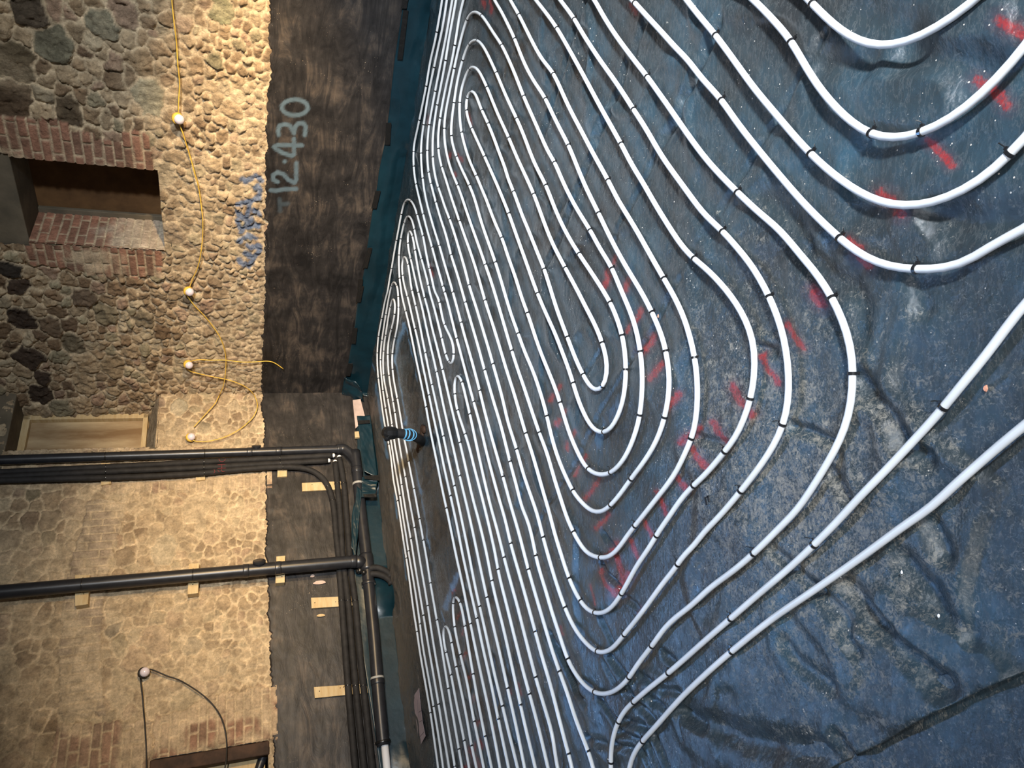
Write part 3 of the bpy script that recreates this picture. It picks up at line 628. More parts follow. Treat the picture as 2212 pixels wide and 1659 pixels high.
zfold_list = [  # (points in the photograph, height, width in metres)
    (tl('M1', '970 0 900 250 810 520 690 900 590 1200 480 1530'), -.012, .022), (tl('M1', '1020 120 930 420 760 860 640 1260'), .008, .04),
    (tl('M1', '1640 250 1560 500 1530 620'), -.009, .018), (tl('M1', '1440 720 1370 980 1230 1310 1090 1600'), -.009, .018), (tl('M1', '2200 930 2090 1150 2030 1340 1860 1600'), -.012, .02),
    (tl('M2', '1110 30 1030 230 950 430 870 640 750 960 650 1200 540 1470'), -.010, .018), (tl('M2', '800 600 700 760 670 830'), -.008, .016), (tl('M2', '1800 130 1600 580 1410 940 1330 1150'), -.006, .012),
    (tl('R1', '240 110 180 250 80 480 0 650'), -.012, .018), (tl('R1', '920 220 820 390 750 520 620 740 470 970 340 1240 240 1370'), -.006, .010),
    (tl('M3', '2100 0 1880 330 1750 600 1480 1030 1370 1230 1130 1600'), -.006, .010), (tl('M3', '1150 830 980 1100'), -.006, .01),
    (tl('M4', '1160 40 990 310 790 660 680 820 560 1030 400 1330'), -.006, .012),
    (tl('R3', '0 1310 380 1490 850 1580 1000 1659'), -.020, .035), (tl('R3', '1000 560 1150 740 1300 860 1480 1020 1600 1150'), -.020, .030), (tl('R3', '830 560 980 730 1040 920'), -.015, .022),
    (tl('R3', '1350 380 1500 560 1600 720 1750 850'), -.015, .025), (tl('R3', '740 720 880 860 1000 1000'), .012, .03), (tl('R3', '1250 640 1330 800 1700 880 1950 1110'), .014, .035),
    (tl('R3', '620 900 700 1010 900 1150'), -.012, .022), (tl('R3', '550 320 700 450 800 560'), -.010, .018), (tl('R3', '1530 160 1600 330'), -.012, .02), (tl('R3', '960 1480 1040 1590'), -.014, .02),
    (tl('R2', '800 60 960 190 1090 260 1140 400 1130 560'), -.012, .030), (tl('R2', '1140 880 1250 1000 1350 1110 1440 1290 1580 1380'), -.014, .022), (tl('R2', '690 1180 830 1220 960 1280'), -.012, .014),
    (tl('R2', '470 665 580 690'), -.012, .014), (tl('R2', '80 1250 270 1300'), -.008, .014), (tl('R2', '940 1480 1060 1640'), -.010, .018), (tl('R2', '1500 200 1560 420'), -.008, .02),
    (tl('R1', '1230 400 1600 370 2212 390'), -.020, .045), (tl('R1', '1240 420 1320 560 1620 680'), .018, .05), (tl('R1', '1180 420 850 420'), -.010, .03), (tl('R1', '1180 130 1300 170 1400 230'), -.012, .045), (tl('R1', '1700 230 2100 300'), .014, .05),
    (tl('R1', '1600 1400 1900 1450 2212 1440'), -.012, .03), (tl('R1', '1480 1450 1600 1650'), .010, .03), (tl('R1', '520 1300 700 1420 800 1600'), -.008, .03), (tl('R1', '0 1480 150 1659'), .008, .03),
    (tl('M4', '1170 1320 1270 1460 1330 1560'), -.010, .012), (tl('M5', '1160 90 1250 230 1380 380'), -.010, .010), (tl('M5', '1420 470 1540 560 1600 640'), -.008, .012), (tl('M5', '1150 720 1230 880 1290 1010'), -.010, .014),
    (tl('M5', '1250 1150 1370 1310 1430 1400'), -.014, .018), (tl('M5', '1190 1240 1300 1440'), -.010, .014), (tl('M5', '1460 1500 1530 1620'), -.010, .014), (tl('M5', '1880 1130 1980 1210'), -.012, .016), (tl('M5', '1600 1380 1700 1400 1780 1480'), -.012, .014), (tl('M5', '1850 1520 2050 1560'), -.012, .016),
    (tl('M5', '560 900 700 1130 760 1300 900 1560'), -.012, .020), (tl('M6', '730 700 850 870 950 1020'), -.014, .014), (tl('M6', '1080 600 1200 720 1320 790 1500 1010'), -.012, .014), (tl('M6', '1100 1010 1300 1060 1400 1110'), -.014, .014),
    (tl('M6', '1040 1160 1180 1210 1290 1280'), -.014, .014), (tl('M6', '960 1340 1100 1370 1220 1400'), -.014, .014), (tl('M6', '1510 1200 1600 1420 1700 1659'), -.014, .014), (tl('M6', '1430 1310 1500 1500 1560 1659'), -.010, .012),
    (tl('M6', '1850 850 2000 1000 2150 1080'), -.014, .018), (tl('M6', '1450 720 1560 760 1660 850'), -.012, .014), (tl('M6', '1800 880 1880 1090 1920 1250'), -.008, .012), (tl('M6', '1340 1430 1450 1659'), -.010, .012),
    (tl('M6', '170 0 290 300 400 560 560 760'), -.014, .016), (tl('M6', '560 1230 700 1300 830 1330'), -.010, .014),
    (tl('T6', '700 0 1100 -100'), .004, .02), (tl('T5', '960 1250 860 1420 800 1640'), -.008, .02), (tl('T6', '750 50 620 320 590 550 480 860'), -.008, .02)]
LAP = [tl('R3', '840 1720')[0], tl('R3', '900 1659')[0], tl('R3', '1180 1530')[0], tl('R3', '1600 1300')[0], tl('R3', '2097 1070')[0], (2330, 1395)]
SEAM = tl('R2', '2500 480 2208 720 2000 890 1800 1080 1560 1300 1250 1590 1000 1830')
RED = [('M3', '1240 -10 1195 90', 7), ('M3', '1470 20 1430 130', 7), ('M3', '1620 360 1560 480', 6), ('M3', '1490 540 1475 600', 6), ('M3', '1760 660 1730 740 1650 840', 8), ('M3', '1880 980 1760 1140', 8),
       ('M3', '2065 1320 1940 1510', 7), ('M3', '690 1220 660 1280', 4), ('M3', '605 1340 570 1400', 5), ('M3', '780 1500 750 1570', 3.5), ('M3', '700 1620 655 1650', 5),
       ('M4', '700 40 660 90', 5), ('M4', '885 165 845 235', 4), ('M4', '765 310 770 370', 5), ('M4', '985 440 955 500', 4), ('M4', '900 560 880 610 850 670', 5), ('M4', '1120 720 1060 820 970 930', 5), ('M4', '1230 1110 1180 1180 1090 1270', 5),
       ('M4', '2170 240 2080 300', 6), ('M4', '2020 680 2060 750 2130 840', 6), ('M4', '1790 850 1840 950 1900 1110', 5), ('M4', '1640 1180 1680 1270 1740 1370', 5), ('M4', '1320 1440 1310 1500 1220 1590', 7), ('M4', '1490 1400 1530 1520 1570 1610', 5),
       ('M5', '1330 10 1370 140 1400 260', 7), ('M5', '1155 170 1210 290 1270 380', 5), ('M5', '1460 230 1400 320 1330 440', 11), ('M5', '1040 350 1080 460 1100 560', 3.5), ('M5', '1610 590 1580 650', 3), ('M5', '690 800 710 890', 3),
       ('R2', '670 520 700 570 770 665', 8), ('R2', '500 710 540 800 610 900', 7), ('R2', '320 920 350 990 390 1040 440 1100', 9), ('R2', '190 1150 230 1220 280 1300', 8), ('R2', '60 1320 90 1380 150 1450', 7), ('R2', '100 1190 50 1230 0 1280', 8), ('R2', '0 1560 30 1600', 5),
       ('R2', '1150 60 1210 130', 10), ('R2', '860 300 900 380', 12),
       ('R1', '1890 520 1960 560 2040 620 2100 690', 12), ('R1', '1590 920 1660 990 1760 1080', 9), ('R1', '1280 1270 1360 1310 1440 1400', 13), ('R1', '1090 1560 1170 1620', 7), ('R1', '2100 150 2212 220', 15),
       ('M2', '1320 1345 1290 1440', 5), ('M2', '1235 1500 1205 1640', 5), ('M2', '1470 1610 1430 1650', 5), ('M1', '1480 60 1560 150', 6),
       ('T8', '870 10 845 45', 2.5), ('T8', '965 260 905 365', 2), ('T8', '1020 610 975 710', 3), ('T8', '1090 960 1045 1040', 3.5), ('T8', '1110 1220 1140 1340', 4), ('T8', '940 1390 1000 1480 1080 1640', 7), ('T8', '930 1600 860 1659', 5), ('T8', '1020 1300 1020 1400', 3), ('T8', '1200 580 1230 760', 2), ('T8', '1280 1000 1300 1060', 2), ('T8', '1660 400 1700 560', 2), ('T8', '1550 500 1555 560', 1.5),
       ('T7', '850 350 815 450', 2), ('T7', '935 690 880 800', 2), ('T7', '980 960 950 1050', 3), ('T7', '1035 1310 985 1410', 3),
       ('T2', '800 760 785 810', 2), ('T2', '890 790 950 870', 4), ('T2', '1000 520 1015 620', 3), ('T2', '1050 180 1100 330', 2.5), ('T2', '850 1070 880 1130', 2.5), ('T2', '480 220 475 320', 3),
       ('T3', '905 1060 940 1230', 2.5), ('T1', '1380 0 1400 120 1380 200', 4), ('T1', '1280 20 1290 100', 4), ('T1', '1200 1060 1240 1200', 2.5)]
RED += [('M3', '1880 560 2212 700', 0.1), ('M3', '700 1800 650 1900', .1)]
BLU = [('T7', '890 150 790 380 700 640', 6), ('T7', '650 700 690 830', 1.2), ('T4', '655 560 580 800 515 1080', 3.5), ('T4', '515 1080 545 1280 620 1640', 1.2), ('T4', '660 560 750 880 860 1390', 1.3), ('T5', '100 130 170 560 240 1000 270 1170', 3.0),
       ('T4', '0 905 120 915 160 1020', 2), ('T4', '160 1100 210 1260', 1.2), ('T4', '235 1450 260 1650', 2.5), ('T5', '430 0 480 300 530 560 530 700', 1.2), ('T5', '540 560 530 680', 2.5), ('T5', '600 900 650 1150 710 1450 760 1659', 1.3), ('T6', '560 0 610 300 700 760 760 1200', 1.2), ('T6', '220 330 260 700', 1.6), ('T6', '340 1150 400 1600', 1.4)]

def lap_side(x, y):   # signed distance in px-ish from the lap line, >0 on the main sheet
    L = np.array(LAP); out = np.full(x.shape, -1e9); best = np.full(x.shape, 1e9)
    for (x1, y1), (x2, y2) in zip(L[:-1], L[1:]):
        dx, dy = x2 - x1, y2 - y1; q = math.hypot(dx, dy)
        t = np.clip(((x - x1) * dx + (y - y1) * dy) / q / q, 0, 1)
        d = np.hypot(x - x1 - t * dx, y - y1 - t * dy); sgn = np.sign((x - x1) * dy - (y - y1) * dx)
        m = d < best; best = np.where(m, d, best); out = np.where(m, sgn * d, out)
    return out
W3 = lambda L: [tuple(fl(a, b)[:2]) for a, b in L]
def floor_z(X, Y):
    X = np.asarray(X, float); Y = np.asarray(Y, float)
    z = 0.003 + 0.013 * (fbm(X * 1.6, Y * 1.6, 301, 4) - .5) + 0.0075 * (fbm(X * 7 + Y * 2, Y * 7 - X * 3, 311, 3) - .5)
    rid = 1 - np.abs(2 * fbm(X * 2.6 + 3, Y * 2.6, 321, 3) - 1); z = z + 0.012 * (sst(.80, 1.0, rid) - .2)
    # creases run across the sheet, towards the far wall
    s = X * 0.86 + Y * 0.5; t = -X * 0.5 + Y * 0.86
    z = z + 0.0055 * (fbm(s * 9, t * 1.7, 331, 3) - .5) * sst(2.0, 4.0, Y)
    for L, h, w in zfold_w:
        a = np.array(L); m = (X > a[:, 0].min() - 4 * w) & (X < a[:, 0].max() + 4 * w) & (Y > a[:, 1].min() - 4 * w) & (Y < a[:, 1].max() + 4 * w)
        if m.any():
            d = seg_dist(X[m], Y[m], L); z = np.array(z); z[m] += 1.25 * h * np.exp(-(d / w) ** 2) - 0.3 * h * np.exp(-((d - 1.9 * w) / w) ** 2)
    return np.clip(z, -0.030, 0.0145)
zfold_w = [(W3(L), h, w) for L, h, w in zfold_list]

def polar_grid(r0, r1, nr, a0, a1, na):
    rr = r0 * (r1 / r0) ** np.linspace(0, 1, nr); aa = np.radians(np.linspace(a0, a1, na))
    R, A = np.meshgrid(rr, aa, indexing='ij'); return (R * np.sin(A)).ravel(), (R * np.cos(A)).ravel()
def inside_walls(X, Y, m=0.0):
    q = np.column_stack([X, Y]); return ((q - PA.P) @ PA.n > m) & ((q - PB.P) @ PB.n > m)
def masks(X, Y):
    P2 = project(np.column_stack([X, Y, X * 0])); px, py = P2[:, 0], P2[:, 1]
    rd = np.zeros(len(X)); bl = np.zeros(len(X)); nz = fbm(px / 7, py / 7, 401, 3) - .5
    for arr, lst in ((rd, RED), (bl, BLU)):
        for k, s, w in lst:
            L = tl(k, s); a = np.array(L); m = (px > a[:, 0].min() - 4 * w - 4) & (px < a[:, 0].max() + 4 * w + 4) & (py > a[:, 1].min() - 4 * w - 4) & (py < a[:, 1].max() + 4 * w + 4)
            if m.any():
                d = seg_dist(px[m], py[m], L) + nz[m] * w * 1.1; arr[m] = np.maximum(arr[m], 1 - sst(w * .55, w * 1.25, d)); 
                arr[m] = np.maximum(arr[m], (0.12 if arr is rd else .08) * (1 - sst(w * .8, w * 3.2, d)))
    return rd, bl, px, py
X, Y = polar_grid(0.62, 10.2, 640, -62, 62, 620)
nr_, na_ = 640, 620
rd, bl, px, py = masks(X, Y)
Z = floor_z(X, Y)
side = lap_side(px, py)
sd = -lap_side.__call__(px, py)
# dust: thick in the corner below the lap, and at the far left; brown tint paints in the warm wall reflection
def dirt_at(X, Y): return 0.62 * np.exp(-((X + 0.45) ** 2 + (Y - 1.35) ** 2) / 0.45) + 0.75 * sst(3.6, 6.0, Y) * sst(1.5, -1.5, X) + 0.35 * sst(4.5, 7, Y) + 0.35 * (fbm(X * 1.7, Y * 1.7, 511, 4) - .35) + 0.28 * np.exp(-((X - .05) ** 2 + (Y - 1.45) ** 2) / 0.25)
# seam of the second lap: a small step
seamw = W3(SEAM); ds = seg_dist(X, Y, seamw)
q = np.array(seamw); dvec = q[-1] - q[0]; sg = np.sign((X - q[0][0]) * dvec[1] - (Y - q[0][1]) * dvec[0])
Z = Z + 0.0030 * np.where(sg > 0, 1 - sst(0, .25, ds), 0)
Z = Z + 0.006 * sst(60, 4, side) * (side > 0)
inw = inside_walls(X, Y, 0.005)
def face_keep(m): 
    m = m.reshape(nr_, na_); return m[:-1, :-1] & m[1:, :-1] & m[1:, 1:] & m[:-1, 1:]
Vf = np.column_stack([X, Y, Z]); dirt = dirt_at(X, Y)
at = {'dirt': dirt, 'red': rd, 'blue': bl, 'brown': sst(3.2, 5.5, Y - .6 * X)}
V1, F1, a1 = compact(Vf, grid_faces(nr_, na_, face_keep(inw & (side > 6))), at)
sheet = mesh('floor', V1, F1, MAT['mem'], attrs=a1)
tag(sheet, kind='structure')
Vl = Vf.copy(); Vl[:, 2] = 0.012 * (fbm(X * 3, Y * 3, 777, 3) - .5) - 0.014
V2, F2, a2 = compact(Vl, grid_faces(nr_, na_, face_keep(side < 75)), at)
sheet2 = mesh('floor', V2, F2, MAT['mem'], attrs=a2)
tag(sheet2, kind='structure')
# crisp doubled edge along the lap
Lp = smooth_line(catmull([(a, b) for a, b in LAP], 6), 3); lip = np.array([fl(a, b) for a, b in Lp])
td = np.gradient(lip, axis=0); td /= np.linalg.norm(td, axis=1)[:, None]; inn = np.column_stack([td[:, 1], -td[:, 0], td[:, 0] * 0])
if np.mean((project(lip + inn * .02) - project(lip))[:, 1]) > 0: inn = -inn
prof = [(.045, .0005), (.030, .0010), (.014, .0014), (.003, .0014), (0, .0000), (.002, -.003), (.012, -.007), (.04, -.010)]
V = np.array([p + n * a + up * b for p, n in zip(lip, inn) for a, b in prof]); q = project(V); sV = np.abs(lap_side(q[:, 0], q[:, 1]))
V[:, 2] += floor_z(V[:, 0], V[:, 1]) + 0.006 * sst(60, 4, sV)
o = mesh('sheet_edge', V, grid_faces(len(lip), len(prof)), MAT['mem'], attrs={'dirt': dirt_at(V[:, 0], V[:, 1])}); o.parent = sheet
# slab under everything
m = MB(); m.box((0, 3.4, -0.10), (6.5, 0, 0), (0, 7.5, 0), (0, 0, .055)); o = m.build('floor', MAT['concrete'], None, False); tag(o, kind='structure')

# ---- clean membrane turned up against the walls
def upturn(name, bottom, top, pl, otop, seed, bulge, ns=420, nt=26, parent=None):
    b = catmull(bottom, 4.0); t = catmull(top, 4.0)
    def rs(L): 
        d = np.r_[0, np.cumsum(np.linalg.norm(np.diff(L, axis=0), axis=1))]; s = np.linspace(0, d[-1], ns); return np.column_stack([np.interp(s, d, L[:, 0]), np.interp(s, d, L[:, 1])])
    b = rs(b); t = rs(t); V = []
    for i in range(ns):
        pb = fl(*b[i]); pt = pl.hit(t[i][0], t[i][1], otop); nn = np.array([*pl.n, 0])
        for j in range(nt):
            s = j / (nt - 1); p = pb * (1 - s) + pt * s; c = math.sin(math.pi * s)
            # concave sweep: runs along the floor, then up
            w = s ** 1.3; hh = 1 - (1 - s) ** 2.2; p = pb * (1 - hh) + pt * hh; p[2] = pb[2] * (1 - w) + pt[2] * w
            p = p + nn * (bulge * c * (fbm(np.array([i * .020]), np.array([s * 1.3]), seed, 3)[0] - .40)) + up * 0.018 * c * (fbm(np.array([i * .09]), np.array([s * 3.0]), seed + 9, 3)[0] - .5)
            for pp_, mm in ((PA, .050), (PB, .050)):
                o_ = (p[:2] - pp_.P) @ pp_.n
                if o_ < mm: p[:2] += pp_.n * (mm - o_)
            V.append(p)
    V = np.array(V)
    o = mesh(name, V, grid_faces(ns, nt), MAT['teal'])
    sol = o.modifiers.new('t', 'SOLIDIFY'); sol.thickness = .0015; sol.offset = 0
    return o
botA = [(1020, -260), (955, -60), (935, 0), (921, 80), (912, 150), (898, 231), (885, 307), (874, 350), (863, 410), (851, 489), (840, 562), (820, 673), (810, 716), (797, 780), (791, 820), (794, 858)]
topA = [(908, -260), (878, -60), (869, 20), (853, 127), (838, 263), (830, 314), (818, 375), (815, 400), (805, 456), (795, 521), (785, 592), (772, 653), (766, 704), (757, 754), (747, 815), (738, 852)]
upA = upturn('membrane_upstand', botA, topA, PA, 0.05, 5, 0.05)
tag(upA, 'clean teal membrane turned up the right-hand wall, held with strips of black tape', 'plastic sheet')
botB = [(800, 900), (806, 940), (817, 1020), (820, 1118), (834, 1214), (852, 1281), (848, 1352), (862, 1485), (878, 1590), (889, 1659), (899, 1740), (928, 1950)]
topB = [(768, 905), (772, 960), (770, 1060), (760, 1118), (763, 1230), (770, 1300), (780, 1400), (796, 1500), (812, 1600), (820, 1659), (832, 1740), (858, 1950)]
upB = upturn('membrane_upstand', botB, topB, PB, 0.052, 25, 0.03)
tag(upB, 'creased teal membrane turned up behind the black drain pipe along the left-hand wall', 'plastic sheet')
# strips of black tape on the top edge, right-hand wall
for (p, q, w) in [((879, -40), (868, 18), 10), ((873, 22), (860, 128), 9), ((836, 265), (833, 312), 9), ((813, 412), (804, 450), 9), ((796, 535), (785, 578), 8), ((776, 602), (774, 626), 8), ((777, 618), (770, 652), 9), ((764, 708), (760, 742), 8), ((754, 785), (748, 812), 8)]:
    a = PA.hit(p[0] - 2, p[1], .062); b = PA.hit(q[0] - 2, q[1], .062); c = PA.hit(q[0] + w, q[1], .072); d = PA.hit(p[0] + w, p[1], .072)
    n = nA * .004; o = mesh('tape', [a, b, c, d, a + n, b + n, c + n, d + n], [(0, 1, 2, 3), (7, 6, 5, 4), (0, 4, 5, 1), (1, 5, 6, 2), (2, 6, 7, 3), (3, 7, 4, 0)], MAT['tape'], upA, False)

# ================================================================== HEATING PIPES
PR = 0.0082
def strand(segs):
    """segs: list of (tile, coords); keeps what lies in each tile's own area, in path order"""
    L = []
    for k, s in segs:
        if k == 'px': v = [float(q) for q in s.replace(',', ' ').split()]; pts = [(v[i], v[i + 1]) for i in range(0, len(v), 2)]; L += pts; continue
        for (x, y) in tl(k, s):
            if valid(k, x, y) and (not L or math.hypot(x - L[-1][0], y - L[-1][1]) > 5): L.append((x, y))
    return L
